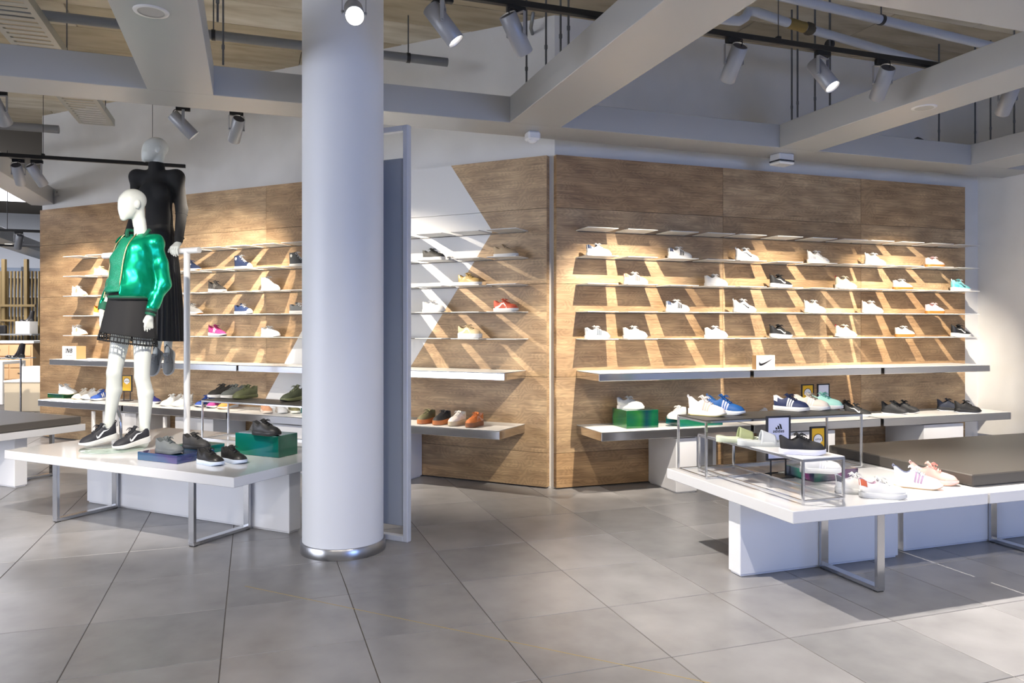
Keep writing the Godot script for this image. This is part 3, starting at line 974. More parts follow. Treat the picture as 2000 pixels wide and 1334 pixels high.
	boxpart(pl, "insert", Vector3(0, 0.01, 0.011), Vector3(0.025, 0.025, 0.004), mat("8f8d88", 0.5), 0.002)
	var jb = thing("cable_lump", "small dark lump of cable lying on the beam before the right wall", "cable", Vector3(at_z(1792, 268, -5.6).x, 3.15, -5.6))
	var lm = MB.new(true)
	lm.lathe([Vector2(0.0, 0.0), Vector2(0.09, 0.0), Vector2(0.07, 0.03), Vector2(0.03, 0.06), Vector2(0.0, 0.075)], 9)
	part(jb, "lump", lm.done(), mat("3f4240", 0.8))
	# white rail stand gripped by the mannequin in black
	var rs = thing("rail_stand", "white tubular rail on two posts gripped by the black-clad mannequin", "rail stand", WL * Vector3(-5.765, 0.5, -4.55), -PI / 4)
	var wm = mat("ebebeb", 0.3)
	for x in [-5.305 + 5.765, -6.226 + 5.765]:
		tubepart(rs, "post", [Vector3(x, 0, 0), Vector3(x, 0.7, 0), Vector3(x, 1.545, 0)], 0.026, wm, 18)
	tubepart(rs, "crossbar", [Vector3(-0.608, 1.545, 0), Vector3(0, 1.545, 0), Vector3(0.608, 1.545, 0)], 0.026, wm, 18)

# ---------- shoes ----------
func prof(tab, t):
	var n = tab.size()
	if t <= tab[0][0]:
		return tab[0][1]
	for i in n - 1:
		if t <= tab[i + 1][0]:
			var a = tab[i]
			var b = tab[i + 1]
			var pa = tab[maxi(i - 1, 0)]
			var pb = tab[mini(i + 2, n - 1)]
			var dt = b[0] - a[0]
			return cubic_interpolate_in_time(a[1], b[1], pa[1], pb[1], (t - a[0]) / dt, dt, (pa[0] - a[0]) if i > 0 else -dt, (pb[0] - a[0]) if i + 2 < n else 2 * dt)
	return tab[n - 1][1]

const OUTL := [[0.0, 0.0], [0.012, 0.30], [0.035, 0.50], [0.07, 0.64], [0.13, 0.74], [0.25, 0.78], [0.4, 0.80], [0.55, 0.92], [0.68, 1.0], [0.78, 0.99], [0.86, 0.89], [0.92, 0.73], [0.96, 0.54], [0.985, 0.33], [1.0, 0.0]]
const TS := [0.0, 0.006, 0.018, 0.04, 0.07, 0.11, 0.16, 0.21, 0.26, 0.31, 0.345, 0.375, 0.41, 0.46, 0.51, 0.56, 0.61, 0.66, 0.71, 0.76, 0.81, 0.86, 0.90, 0.935, 0.96, 0.98, 0.993, 1.0]
var KINDS := {
	"low": {"L": 0.226, "W": 0.0435, "throat": 0.37, "lace_end": 0.64, "laces": 6, "tongue": 0.026,
		"rim": [[0.0, 0.060], [0.05, 0.064], [0.12, 0.058], [0.2, 0.047], [0.28, 0.044], [0.36, 0.052], [0.42, 0.058], [0.5, 0.053], [0.6, 0.042], [0.7, 0.033], [0.8, 0.027], [0.9, 0.020], [0.96, 0.012], [1.0, 0.002]],
		"sole": [[0.0, 0.026], [0.5, 0.025], [1.0, 0.026]], "spring": [[0.0, 0.002], [0.1, 0.0], [0.75, 0.0], [1.0, 0.010]], "flare": 1.10, "bulge": 1.08},
	"runner": {"L": 0.234, "W": 0.042, "throat": 0.36, "lace_end": 0.63, "laces": 6, "tongue": 0.030,
		"rim": [[0.0, 0.068], [0.05, 0.070], [0.12, 0.058], [0.2, 0.046], [0.28, 0.046], [0.35, 0.058], [0.42, 0.064], [0.5, 0.057], [0.6, 0.044], [0.7, 0.034], [0.8, 0.027], [0.9, 0.019], [0.96, 0.011], [1.0, 0.002]],
		"sole": [[0.0, 0.037], [0.25, 0.034], [0.5, 0.027], [0.8, 0.023], [1.0, 0.025]], "spring": [[0.0, 0.006], [0.12, 0.0], [0.65, 0.0], [0.85, 0.004], [1.0, 0.016]], "flare": 1.14, "bulge": 1.05},
	"high": {"L": 0.228, "W": 0.041, "throat": 0.31, "lace_end": 0.64, "laces": 7, "tongue": 0.020,
		"rim": [[0.0, 0.098], [0.06, 0.104], [0.14, 0.103], [0.24, 0.104], [0.30, 0.104], [0.36, 0.094], [0.44, 0.074], [0.52, 0.060], [0.6, 0.047], [0.7, 0.036], [0.8, 0.030], [0.9, 0.022], [0.96, 0.013], [1.0, 0.002]],
		"sole": [[0.0, 0.024], [1.0, 0.024]], "spring": [[0.0, 0.001], [0.8, 0.0], [1.0, 0.007]], "flare": 1.08, "bulge": 1.02},
	"platform": {"L": 0.230, "W": 0.043, "throat": 0.37, "lace_end": 0.64, "laces": 6, "tongue": 0.022,
		"rim": [[0.0, 0.056], [0.05, 0.060], [0.12, 0.054], [0.2, 0.044], [0.28, 0.042], [0.36, 0.050], [0.42, 0.055], [0.5, 0.050], [0.6, 0.040], [0.7, 0.033], [0.8, 0.027], [0.9, 0.020], [0.96, 0.012], [1.0, 0.002]],
		"sole": [[0.0, 0.042], [0.5, 0.040], [1.0, 0.038]], "spring": [[0.0, 0.001], [0.8, 0.0], [1.0, 0.006]], "flare": 1.07, "bulge": 1.08},
	"boot": {"L": 0.26, "W": 0.040, "throat": 0.30, "lace_end": 0.5, "laces": 4, "tongue": 0.004,
		"rim": [[0.0, 0.155], [0.06, 0.158], [0.14, 0.158], [0.24, 0.158], [0.32, 0.155], [0.37, 0.12], [0.44, 0.085], [0.52, 0.062], [0.6, 0.048], [0.7, 0.038], [0.8, 0.031], [0.9, 0.022], [0.96, 0.013], [1.0, 0.002]],
		"sole": [[0.0, 0.040], [0.28, 0.038], [0.34, 0.014], [1.0, 0.014]], "spring": [[0.0, 0.0], [0.28, 0.0], [0.34, 0.004], [0.6, 0.0], [0.8, 0.0], [1.0, 0.008]], "flare": 1.04, "bulge": 1.0},
}

func shoe_pt(K, t, side, u):
	var w = prof(OUTL, t) * K.W
	var rh = maxf(prof(K.rim, t) * 1.14, 0.001)
	var st = prof(K.sole, t)
	var thr = K.throat
	# opening: the top sinks to the insole between heel and throat
	var open = smoothstep(0.0, 0.045, t) * (1.0 - smoothstep(thr - 0.03, thr + 0.03, t))
	var rwf = lerpf(0.36, 0.70, 1.0 - smoothstep(thr, thr + 0.12, t))
	rwf = lerpf(rwf, 0.62, smoothstep(0.62, 0.78, t))
	var cy = lerpf(rh + (0.004 + 0.007 * smoothstep(0.6, 0.75, t)) * minf(1.0, (1.0 - t) * 12.0), 0.012, open)
	var rw = w * rwf
	var z
	var y
	if u <= 1.0:
		var a = Vector2(w * 0.97, 0.0).bezier_interpolate(Vector2(w * K.bulge, rh * 0.35), Vector2(lerpf(w, rw, 0.35) * K.bulge, rh * 0.75), Vector2(rw, rh), u)
		z = a.x
		y = a.y
	else:
		var v = u - 1.0
		var p1 = Vector2(rw * 0.7, lerpf(rh + 0.0015, cy, 0.6 + 0.3 * open))
		var a = Vector2(rw, rh).lerp(p1, v).lerp(p1.lerp(Vector2(0, cy), v), v)
		z = a.x
		y = a.y
	return Vector3((t - 0.5) * K.L - 0.006 * (1.0 - t) * (y / 0.06), st - 0.002 + y, z * side)

func shoe_meshes(kind):
	if meshes.has("shoe_" + kind):
		return meshes["shoe_" + kind]
	var K = KINDS[kind]
	var up = MB.new(true)
	var li = MB.new(true)
	var us = [0.0, 0.2, 0.4, 0.6, 0.8, 0.93, 1.0]
	var vs = [1.0, 1.2, 1.45, 1.7, 1.85, 2.0]
	var gl = {}
	for side in [-1, 1]:
		var g = []
		var h = []
		for t in TS:
			var row = []
			for u in us:
				row.append(shoe_pt(K, t, side, u))
			g.append(row)
			row = []
			for u in vs:
				row.append(shoe_pt(K, t, side, u))
			h.append(row)
		up.grid(g, side > 0)
		var cut = 0
		for i in TS.size():
			if TS[i] <= K.throat + 0.012:
				cut = i
		li.grid(h.slice(0, cut + 1), side > 0)
		up.grid(h.slice(cut), side > 0)
	# tongue
	var tg = MB.new(true)
	var top = []
	var bot = []
	var thr = K.throat
	for i in 9:
		var f = i / 8.0
		var t = lerpf(K.lace_end + 0.03, thr + 0.015, f)
		var p = shoe_pt(K, t, 1, 2.0)
		var rise = smoothstep(0.6, 1.0, f)
		var c = Vector3(p.x - rise * 0.010, p.y + 0.0015 + rise * K.tongue, 0)
		var w = lerpf(0.013, 0.023, f)
		var a = []
		var b = []
		for k in 5:
			var e = (k - 2) / 2.0
			a.append(c + Vector3(-0.004 * e * e * f, -0.007 * e * e, w * e))
			b.append(c + Vector3(-0.004 * e * e * f - 0.006 * rise, -0.007 * e * e - 0.006, w * e))
		top.append(a)
		bot.append(b)
	tg.grid(top, false)
	tg.grid(bot, true)
	for i in 8:
		tg.quad(top[i][0], top[i + 1][0], bot[i + 1][0], bot[i][0])
		tg.quad(top[i][4], bot[i][4], bot[i + 1][4], top[i + 1][4])
	for k in 4:
		tg.quad(top[8][k], top[8][k + 1], bot[8][k + 1], bot[8][k])
	# laces
	var lc = MB.new(true)
	for i in K.laces:
		var t = lerpf(thr + 0.045, K.lace_end, i / float(K.laces - 1))
		var tb = t + 0.022
		var pts = []
		var flip = 1 if i % 2 == 0 else -1
		for k in 7:
			var e = (k - 3) / 3.0
			var tt = lerpf(t, tb, (e * flip + 1.0) / 2.0) - 0.008
			var s = -1 if e < 0 else 1
			var p = shoe_pt(K, tt, s, 2.0 - absf(e) * 1.06)
			var ri = 0.0045 * (1.0 - e * e) + 0.0025
			pts.append(p + Vector3(-0.001, ri, 0))
		lc.tube(pts, 0.0030, 6)
	# bow
	var bp = shoe_pt(K, thr + 0.05, 1, 2.0) + Vector3(0.006, 0.010, 0)
	for s in [-1, 1]:
		lc.tube([bp, bp + Vector3(0.012, 0.006, 0.014 * s), bp + Vector3(0.024, 0.001, 0.022 * s), bp + Vector3(0.016, -0.004, 0.012 * s), bp], 0.0021, 5)
		lc.tube([bp, bp + Vector3(0.016, 0.002, 0.008 * s), bp + Vector3(0.034, -0.008, 0.018 * s)], 0.0021, 5)
	# sole
	var so = MB.new(true)
	var ou = MB.new(true)
	var sl = []
	var sr = []
	var ol = []
	var orr = []
	for t in TS:
		var w = prof(OUTL, t) * K.W * K.flare
		if t <= 0.0 or t >= 1.0:
			w = 0.0
		var x = (t - 0.5) * (K.L + 0.010) - 0.002
		var yb = maxf(prof(K.spring, t), 0.0) + 0.0043
		var yt = prof(K.sole, t) + 0.003
		var pr = []
		for q in [[0.0, 0.0], [0.95, 0.0], [1.0, 0.12], [0.985, 0.5], [0.99, 0.88], [0.965, 1.0], [0.85, 1.02], [0.0, 1.02]]:
			pr.append([w * q[0], lerpf(yb, yt, q[1])])
		var a = []
		var b = []
		for q in pr:
			a.append(Vector3(x, q[1], -q[0]))
			b.append(Vector3(x, q[1], q[0]))
		sl.append(a)
		sr.append(b)
		var c = []
		var d = []
		for q in [[0.0, 0.0], [0.93, 0.0], [0.97, 0.002], [0.975, 0.0065], [0.0, 0.0065]]:
			c.append(Vector3(x, yb - 0.004 + q[1], -w * q[0]))
			d.append(Vector3(x, yb - 0.004 + q[1], w * q[0]))
		ol.append(c)
		orr.append(d)
	so.grid(sl, false)
	so.grid(sr, true)
	ou.grid(ol, false)
	ou.grid(orr, true)
	var r = {"upper": up.done(), "collar_lining": li.done(), "tongue": tg.done(), "laces": lc.done(), "midsole": so.done(), "outsole": ou.done()}
	meshes["shoe_" + kind] = r
	return r

func drape(m, K, side, pts, widths, lift = 0.0012):
	var L = []
	var R = []
	for i in pts.size():
		var a = pts[maxi(i - 1, 0)]
		var b = pts[mini(i + 1, pts.size() - 1)]
		var d = Vector2((b[0] - a[0]) * K.L, (b[1] - a[1]) * 0.05).normalized()
		var nrm = Vector2(-d.y, d.x) * widths[i] * 0.5
		var pl = shoe_pt(K, clampf(pts[i][0] + nrm.x / K.L, 0.001, 0.995), side, clampf(pts[i][1] + nrm.y / 0.05, 0.0, 1.0))
		var pr = shoe_pt(K, clampf(pts[i][0] - nrm.x / K.L, 0.001, 0.995), side, clampf(pts[i][1] - nrm.y / 0.05, 0.0, 1.0))
		L.append(pl + Vector3(0, lift * 0.3, lift * side))
		R.append(pr + Vector3(0, lift * 0.3, lift * side))
	for i in pts.size() - 1:
		var c = (L[i] + R[i + 1]) * 0.5 - Vector3(0, 0, side)
		m.oquad(L[i], L[i + 1], R[i + 1], R[i], c)

func patch(m, K, side, t0, t1, u0, u1, lift = 0.001, nt = 6, nu = 5):
	for i in nt:
		for j in nu:
			var q = []
			for e in [[0, 0], [1, 0], [1, 1], [0, 1]]:
				var t = lerpf(t0, t1, (i + e[0]) / float(nt))
				var p = shoe_pt(K, t, side, lerpf(u0, u1, (j + e[1]) / float(nu)))
				var o = Vector3(2.0 * (t - 0.5), 0.5, side).normalized() * lift
				q.append(p + o)
			var c = (q[0] + q[2]) * 0.5 - Vector3(q[0].x * 0.5, 0.02, side * 0.5)
			m.oquad(q[0], q[1], q[2], q[3], c)

func emblem(kind, what):
	var key = "emb_%s_%s" % [kind, what]
	if meshes.has(key):
		return meshes[key]
	var K = KINDS[kind]
	var out = []
	for s in [-1, 1]:
		var m = MB.new(true)
		match what:
			"stripes":
				for i in 3:
					var t = 0.42 + 0.062 * i
					drape(m, K, s, [[t, 0.10], [t + 0.02, 0.4], [t + 0.04, 0.7], [t + 0.052, 0.92]], [0.0085, 0.0085, 0.0085, 0.0085])
					if i < 2:
						out.append(m.done())
						m = MB.new(true)
			"tick":
				drape(m, K, s, [[0.20, 0.92], [0.28, 0.80], [0.38, 0.60], [0.46, 0.42], [0.53, 0.30], [0.575, 0.31], [0.585, 0.46], [0.575, 0.60]], [0.001, 0.0035, 0.006, 0.0085, 0.010, 0.0085, 0.005, 0.0015])
			"letter":
				drape(m, K, s, [[0.385, 0.18], [0.405, 0.5], [0.425, 0.85]], [0.008, 0.008, 0.008])
				drape(m, K, s, [[0.425, 0.85], [0.45, 0.5], [0.475, 0.18]], [0.008, 0.008, 0.008], 0.0015)
				drape(m, K, s, [[0.475, 0.18], [0.495, 0.5], [0.515, 0.85]], [0.008, 0.008, 0.008])
			"sweep":
				drape(m, K, s, [[0.10, 0.10], [0.20, 0.20], [0.30, 0.42], [0.38, 0.66], [0.46, 0.72], [0.54, 0.50], [0.60, 0.12]], [0.012, 0.016, 0.016, 0.014, 0.012, 0.011, 0.012])
			"disc":
				for i in 12:
					var a = TAU * i / 12
					var b = TAU * (i + 1) / 12
					var f = func(r, g): return shoe_pt(K, 0.17 + r * cos(g) / K.L, s, 0.70 + r * sin(g) / 0.10) + Vector3(0, 0, 0.0012 * s)
					m.otri(f.call(0.0, 0.0), f.call(0.014, a), f.call(0.014, b), Vector3(-0.08, 0.08, 0))
			"toe":
				patch(m, K, s, 0.86, 0.995, 0.0, 2.0, 0.0012, 6, 8)
			"heel":
				patch(m, K, s, 0.002, 0.15, 0.5, 1.0, 0.001, 5, 4)
			"mudguard":
				patch(m, K, s, 0.72, 0.99, 0.0, 0.45, 0.0012, 8, 3)
				out.append(m.done())
				m = MB.new(true)
				patch(m, K, s, 0.002, 0.26, 0.0, 0.5, 0.0012, 6, 3)
		out.append(m.done())
	meshes[key] = out
	return out

# c: upper, lining, laces, midsole, outsole; marks: list of [what, colour]
func make_shoe(o, kind, c, marks = [], rough = 0.65):
	var S = shoe_meshes(kind)
	var cl = {"upper": c[0], "collar_lining": c[1], "tongue": c[5] if c.size() > 5 else c[0], "laces": c[2], "midsole": c[3], "outsole": c[4]}
	for p in S:
		if kind == "boot" and p == "laces":
			continue
		part(o, p, S[p], mat(cl[p], rough if p == "upper" else (0.5 if p in ["midsole", "outsole"] else 0.8)))
	for k in marks:
		var nm = {"stripes": "side_stripe", "tick": "side_tick", "letter": "side_letter", "sweep": "side_sweep", "disc": "ankle_patch", "toe": "toe_cap", "heel": "heel_tab", "mudguard": "overlay"}[k[0]]
		for e in emblem(kind, k[0]):
			part(o, nm, e, mat(k[1], 0.55))
	if kind == "runner" and marks.size() > 0:
		var pt = shoe_pt(KINDS[kind], 0.0, 1, 1.0)
		tubepart(o, "pull_tab", [pt + Vector3(0.004, -0.012, 0), pt + Vector3(-0.006, 0.004, 0), pt + Vector3(-0.003, 0.012, 0), pt + Vector3(0.005, 0.004, 0)], 0.003, mat(c[1], 0.8), 6)
	return o

func shoe(desc, kind, c, marks, at, turn, group, rough = 0.65):
	var o = thing("sneaker", desc, "shoe", at, turn, group)
	return make_shoe(o, kind, c, marks, rough)

func slide(desc, at, turn, hex, strap):
	var o = thing("slide_sandal", desc, "sandal", at, turn, "slides on the low riser")
	var m = MB.new(true)
	var a = []
	var b = []
	for t in TS:
		var w = prof(OUTL, t) * 0.050
		if t <= 0.0 or t >= 1.0:
			w = 0.0
		var x = (t - 0.5) * 0.240
		var top = 0.026 + 0.010 * (1.0 - smoothstep(0.05, 0.3, t)) + 0.004 * smoothstep(0.85, 1.0, t)
		var l = []
		var r = []
		for q in [[0.0, 0.0], [0.95, 0.0], [1.0, 0.1], [1.0, 0.85], [0.95, 1.0], [0.85, 0.93], [0.0, 0.85]]:
			l.append(Vector3(x, top * q[1], -w * q[0]))
			r.append(Vector3(x, top * q[1], w * q[0]))
		a.append(l)
		b.append(r)
	m.grid(a, false)
	m.grid(b, true)
	part(o, "footbed", m.done(), mat(hex, 0.6))
	m = MB.new(true)
	var outer = []
	var inner = []
	for i in 9:
		var x = lerpf(0.0, 0.085, i / 8.0)
		var f = i / 8.0
		var hh = lerpf(0.088, 0.060, f)
		var wd = lerpf(0.045, 0.050, f)
		var l = []
		var r = []
		for k in 13:
			var g = PI * k / 12.0
			l.append(Vector3(x + 0.012 * (1.0 - f) * sin(g), 0.012 + (hh - 0.012) * pow(sin(g), 0.75), -cos(g) * wd))
			r.append(Vector3(x + 0.012 * (1.0 - f) * sin(g), 0.012 + (hh - 0.018) * pow(sin(g), 0.75), -cos(g) * (wd - 0.005)))
		outer.append(l)
		inner.append(r)
	m.grid(outer, false)
	m.grid(inner, true)
	for k in 12:
		m.quad(outer[0][k], outer[0][k + 1], inner[0][k + 1], inner[0][k])
		m.quad(outer[8][k + 1], outer[8][k], inner[8][k], inner[8][k + 1])
	part(o, "strap", m.done(), mat(strap, 0.6))

const WHT := "d6d6d4"
const CRM := "d2ccc0"
const BLK := "1d1e20"
const GUM := "a8722e"

func wall_shoe(wall, row, px, py, desc, kind, c, marks, rough = 0.65):
	var y = ROWS[row - 1] + 0.0
	if wall == "r":
		var p = at_z(px, py, -5.865)
		var col = 0
		for i in RX.size():
			if p.x > RX[i] - 0.06:
				col = i
		shoe("%s, right wall row %s, %s from corner" % [desc, NUM[row - 1], ORD[col]], kind, c, marks, Vector3(clampf(p.x, RX[col] + 0.13, RX[col] + 0.165), y, -5.875), 0.0, "shoes on the right oak wall", rough)
	else:
		var q = at_n(px, py, -5.845)
		var col = 0
		for i in LS.size():
			if q.x > -LS[i] - 0.06:
				col = i
		shoe("%s, left wall row %s, %s from corner" % [desc, NUM[row - 1], ORD[LS.size() - 1 - col]], kind, c, marks, WL * Vector3(clampf(q.x, -LS[col] + 0.13, -LS[col] + 0.16), y, -5.85), -PI / 4, "shoes on the left oak wall", rough)

func put_shoe(desc, px, py, h, phi, kind, c, marks, group, rough = 0.65):
	return shoe(desc, kind, c, marks, at_y(px, py, h), cam_turn(phi), group, rough)

func shoes():
	var w5 = [WHT, WHT, WHT, WHT, WHT]
	var N = "1e2b4a"
	# right oak wall
	wall_shoe("r", 2, 1171, 490, "white sneaker with faint dotted stripes and navy heel", "low", [WHT, "30405e", WHT, WHT, WHT], [["stripes", "b9bcc4"], ["heel", "30405e"]])
	wall_shoe("r", 2, 1330, 493, "white sneaker with three black stripes and shell toe", "low", [WHT, "2c3a58", WHT, WHT, WHT], [["stripes", BLK], ["heel", "2a3550"], ["toe", "ecebe8"]])
	wall_shoe("r", 2, 1461, 496, "pale grey runner with black tick", "runner", ["dcdddf", "cfd0d2", WHT, WHT, WHT], [["tick", BLK]])
	wall_shoe("r", 2, 1601, 501, "cream and grey runner with pale tick", "runner", ["d3d2ce", "c9c7c2", WHT, WHT, "d8cf9c"], [["mudguard", "a9abb0"], ["tick", "eeeeee"]])
	wall_shoe("r", 2, 1718, 505, "white runner with grey toe and dark outsole", "runner", ["eceae4", "e0ddd6", WHT, WHT, "3a3c40"], [["mudguard", "bfc1c4"]])
	wall_shoe("r", 2, 1829, 512, "pale pink sneaker with gum sole", "low", ["e9c9c9", "e6c4c4", "f0d8d6", GUM, GUM], [])
	wall_shoe("r", 3, 1243, 542, "white sneaker with rose-gold stripes", "low", [WHT, WHT, WHT, WHT, WHT], [["stripes", "a8705c"], ["heel", "b08a6a"]])
	wall_shoe("r", 3, 1400, 545, "plain white leather sneaker", "low", w5, [])
	wall_shoe("r", 3, 1526, 548, "black runner with white tick and white sole", "runner", [BLK, BLK, BLK, WHT, WHT], [["tick", WHT]])
	wall_shoe("r", 3, 1650, 551, "sand runner with red lining", "runner", ["d2ccb4", "a3262c", "d8d2bc", "ece8dc", "8a8a80"], [["mudguard", "cac4ac"]])
	wall_shoe("r", 3, 1760, 554, "white sneaker with gum sole", "low", [WHT, WHT, WHT, GUM, GUM], [])
	wall_shoe("r", 3, 1881, 558, "turquoise fading runner with black tick", "runner", ["7cc6cc", "e8ecee", WHT, WHT, WHT], [["mudguard", "52b6c0"], ["tick", BLK]])
	wall_shoe("r", 4, 1325, 598, "white sneaker with three black stripes", "low", [WHT, "2c3a58", WHT, WHT, WHT], [["stripes", BLK], ["heel", "3c4a66"], ["toe", "ecebe8"]])
	wall_shoe("r", 4, 1456, 599, "light grey runner with black tick", "runner", ["d9dadb", "cfd0d2", WHT, WHT, WHT], [["tick", BLK]])
	wall_shoe("r", 4, 1592, 599, "cream runner with white tick outlined grey", "runner", ["d8d6d0", "c9c7c2", WHT, WHT, "e6dfc0"], [["mudguard", "c2c2c0"], ["tick", "eeeeee"]])
	wall_shoe("r", 4, 1705, 600, "off-white runner with pink heel", "runner", ["e6e5df", "d8b6ac", WHT, WHT, "c8c8c0"], [["mudguard", "bfc1c4"]])
	wall_shoe("r", 4, 1828, 601, "pink sneaker with gum sole", "low", ["e9c9c9", "e6c4c4", "f0d8d6", GUM, GUM], [])
	wall_shoe("r", 5, 1168, 648, "white sneaker with speckled grey stripes", "low", [WHT, "8a9098", WHT, WHT, WHT], [["stripes", "55606a"], ["heel", "9aa0a8"]])
	wall_shoe("r", 5, 1239, 648, "all-white high-collar sneaker", "low", w5, [])
	wall_shoe("r", 5, 1402, 647, "all-white leather sneaker with navy lining", "low", [WHT, "2a3040", WHT, WHT, WHT], [])
	wall_shoe("r", 5, 1525, 648, "black knit runner with white tick", "runner", [BLK, BLK, BLK, WHT, WHT], [["tick", WHT]])
	wall_shoe("r", 5, 1646, 648, "khaki runner with red tongue", "runner", ["cfcab2", "a3262c", "d8d2bc", "ece8dc", "6a6a62"], [["mudguard", "c6c0a8"]])
	wall_shoe("r", 5, 1769, 648, "white sneaker with honey gum sole", "low", [WHT, WHT, WHT, GUM, GUM], [])
	wall_shoe("r", 5, 1885, 648, "black leather runner with white tick", "runner", [BLK, BLK, BLK, WHT, WHT], [["tick", WHT]], 0.4)
	# left oak wall
	wall_shoe("l", 2, 183, 525, "sand suede sneaker with white sole", "low", ["cbb083", "b59a6e", "cbb083", WHT, WHT], [])
	wall_shoe("l", 2, 372, 517, "navy runner", "runner", [N, N, N, WHT, GUM], [["mudguard", "26365e"], ["letter", "c9ccd2"]])
	wall_shoe("l", 2, 465, 510, "navy canvas high-top with white laces", "high", [N, "2a3a60", WHT, WHT, WHT], [["disc", WHT], ["toe", WHT]])
	wall_shoe("l", 2, 571, 506, "charcoal canvas high-top with white laces", "high", ["46494c", "5a5d60", WHT, WHT, WHT], [["disc", WHT], ["toe", WHT]])
	wall_shoe("l", 2, 845, 494, "black leather sneaker with white sole", "low", ["2b2b29", "232322", "2b2b29", WHT, WHT], [])
	wall_shoe("l", 2, 986, 490, "beige suede sneaker with white sole", "low", ["b39d7e", "9d8768", "b39d7e", WHT, WHT], [])
	wall_shoe("l", 3, 145, 567, "white runner with orange letter", "runner", [WHT, WHT, WHT, WHT, "d8b08a"], [["letter", "d9763e"]])
	wall_shoe("l", 3, 420, 555, "charcoal runner with white sole", "runner", ["3a3836", "2c2a2a", "2c2a2a", WHT, WHT], [["mudguard", "4a4744"], ["letter", "6a6762"]])
	wall_shoe("l", 3, 521, 550, "white canvas high-top", "high", w5, [["disc", "e6e6ea"], ["toe", WHT]])
	wall_shoe("l", 3, 910, 543, "gold leather sneaker with white sole", "low", ["b79b62", "6a5532", "b79b62", WHT, WHT], [["sweep", "c6ac74"]], 0.35)
	wall_shoe("l", 4, 190, 603, "tan orange runner with white sole", "runner", ["d08a2e", "b5731e", "c07a24", WHT, WHT], [["letter", "9a5a18"]])
	wall_shoe("l", 4, 378, 605, "grey runner with gum toe", "runner", ["8c8c8a", "77777a", "8c8c8a", WHT, GUM], [])
	wall_shoe("l", 4, 470, 602, "navy canvas low sneaker with white laces", "low", ["2c3f68", "3a4c70", WHT, WHT, WHT], [["toe", WHT]])
	wall_shoe("l", 4, 578, 602, "grey canvas low sneaker with white laces", "low", ["6b6e70", "7a7d80", WHT, WHT, WHT], [["toe", WHT]])
	wall_shoe("l", 4, 835, 597, "white sneaker with pointed collar", "low", w5, [])
	wall_shoe("l", 4, 984, 596, "coral red suede sneaker with white sweep", "low", ["c4593f", "b04a34", "c4593f", WHT, WHT], [["sweep", "e6ddd6"]])
	wall_shoe("l", 5, 155, 643, "silver white runner with orange letter", "runner", ["e6e6e4", "cfcfd0", WHT, WHT, "c8a07a"], [["letter", "e0762e"]])
	wall_shoe("l", 5, 423, 646, "magenta runner with black toe tip", "runner", ["b53a78", "a83070", "8a2858", WHT, BLK], [["letter", "e6c4d6"]])
	wall_shoe("l", 5, 526, 645, "plain white low sneaker", "low", w5, [])
	wall_shoe("l", 5, 910, 648, "cream platform sneaker with tan upper", "platform", ["cdb892", "a08a66", "cdb892", WHT, WHT], [["sweep", "e6dccb"]])
	# left bench
	var g = "shoes on the left wall bench"
	put_shoe("white runner standing on the flat green box", 133, 770, 0.6005, 14, "runner", [WHT, "e6e6e4", WHT, WHT, "d8cfae"], [["mudguard", "e6e6e2"]], g)
	put_shoe("cream runner beside the flat green box", 161, 779, 0.55, 124, "runner", [CRM, CRM, CRM, WHT, "c8b890"], [["mudguard", "d8d0bc"]], g)
	put_shoe("white runner between cream and blue ones", 178, 780, 0.55, 124, "runner", [WHT, WHT, WHT, WHT, BLK], [["mudguard", "e4e4e4"]], g)
	put_shoe("royal blue runner with white letter, behind the mannequin's leg", 196, 782, 0.55, 124, "runner", ["2a4f9e", "24458c", "2a4f9e", WHT, BLK], [["letter", WHT]], g)
	put_shoe("indigo runner with orange tick, between the mannequin's legs", 297, 788, 0.55, 20, "runner", ["2f2f7a", "35358a", "35358a", WHT, WHT], [["tick", "e08a3a"]], g)
	put_shoe("white runner beside the indigo one", 333, 792, 0.55, 122, "runner", w5, [["mudguard", "ececea"]], g)
	put_shoe("white runner beside the white rail post", 356, 793, 0.55, 122, "runner", w5, [["mudguard", "e8e8e4"]], g)
	put_shoe("royal blue runner with white letter, under the dark riser", 400, 794, 0.55, 122, "runner", ["2a4a9a", "24458c", "2a4f9e", WHT, BLK], [["letter", WHT]], g)
	put_shoe("magenta runner with white letter, under the dark riser", 423, 796, 0.55, 122, "runner", ["a23a84", "8a2f70", "a23a84", WHT, "3a3a44"], [["letter", WHT]], g)
	put_shoe("orange suede runner under the dark riser", 445, 798, 0.55, 122, "runner", ["d6944a", "c0803a", "d6944a", WHT, "c8a070"], [], g)
	put_shoe("peach sneaker on the bench before the white chevron", 520, 806, 0.55, 58, "low", ["d7a07c", "caa080", "e0b090", "e8d8c8", "e0d0c0"], [], g)
	put_shoe("white sneaker beside the peach one", 549, 806, 0.55, 58, "low", w5, [], g)
	put_shoe("olive sneaker beside the column on the bench", 574, 806, 0.55, 58, "low", ["76724e", "6a6644", "76724e", "e8e6dc", "e0ded0"], [], g)
	var pf = [["olive suede", "6f6b4c", "6a6648", 833, 826, "c07848"], ["black suede", "26282c", "2c3036", 863, 828, "c07848"], ["white leather", "e6e2da", "f0eeea", 893, 830, "c2b49a"], ["burnt orange suede", "c8733a", "d8a890", 927, 833, "8a5a3a"]]
	for q in pf:
		put_shoe("%s platform sneaker with thick sole in a row of four" % q[0], q[3], q[4], 0.55, 118, "platform", [q[1], q[2], q[1], q[5], q[5]], [["sweep", q[2]]], "four platform sneakers")
	# dark riser on the mannequin table
	g = "shoes on the left riser"
	put_shoe("black sneaker with white sole on the dark riser", 430, 776, 0.816, 120, "low", ["262422", BLK, "262422", WHT, WHT], [], g)
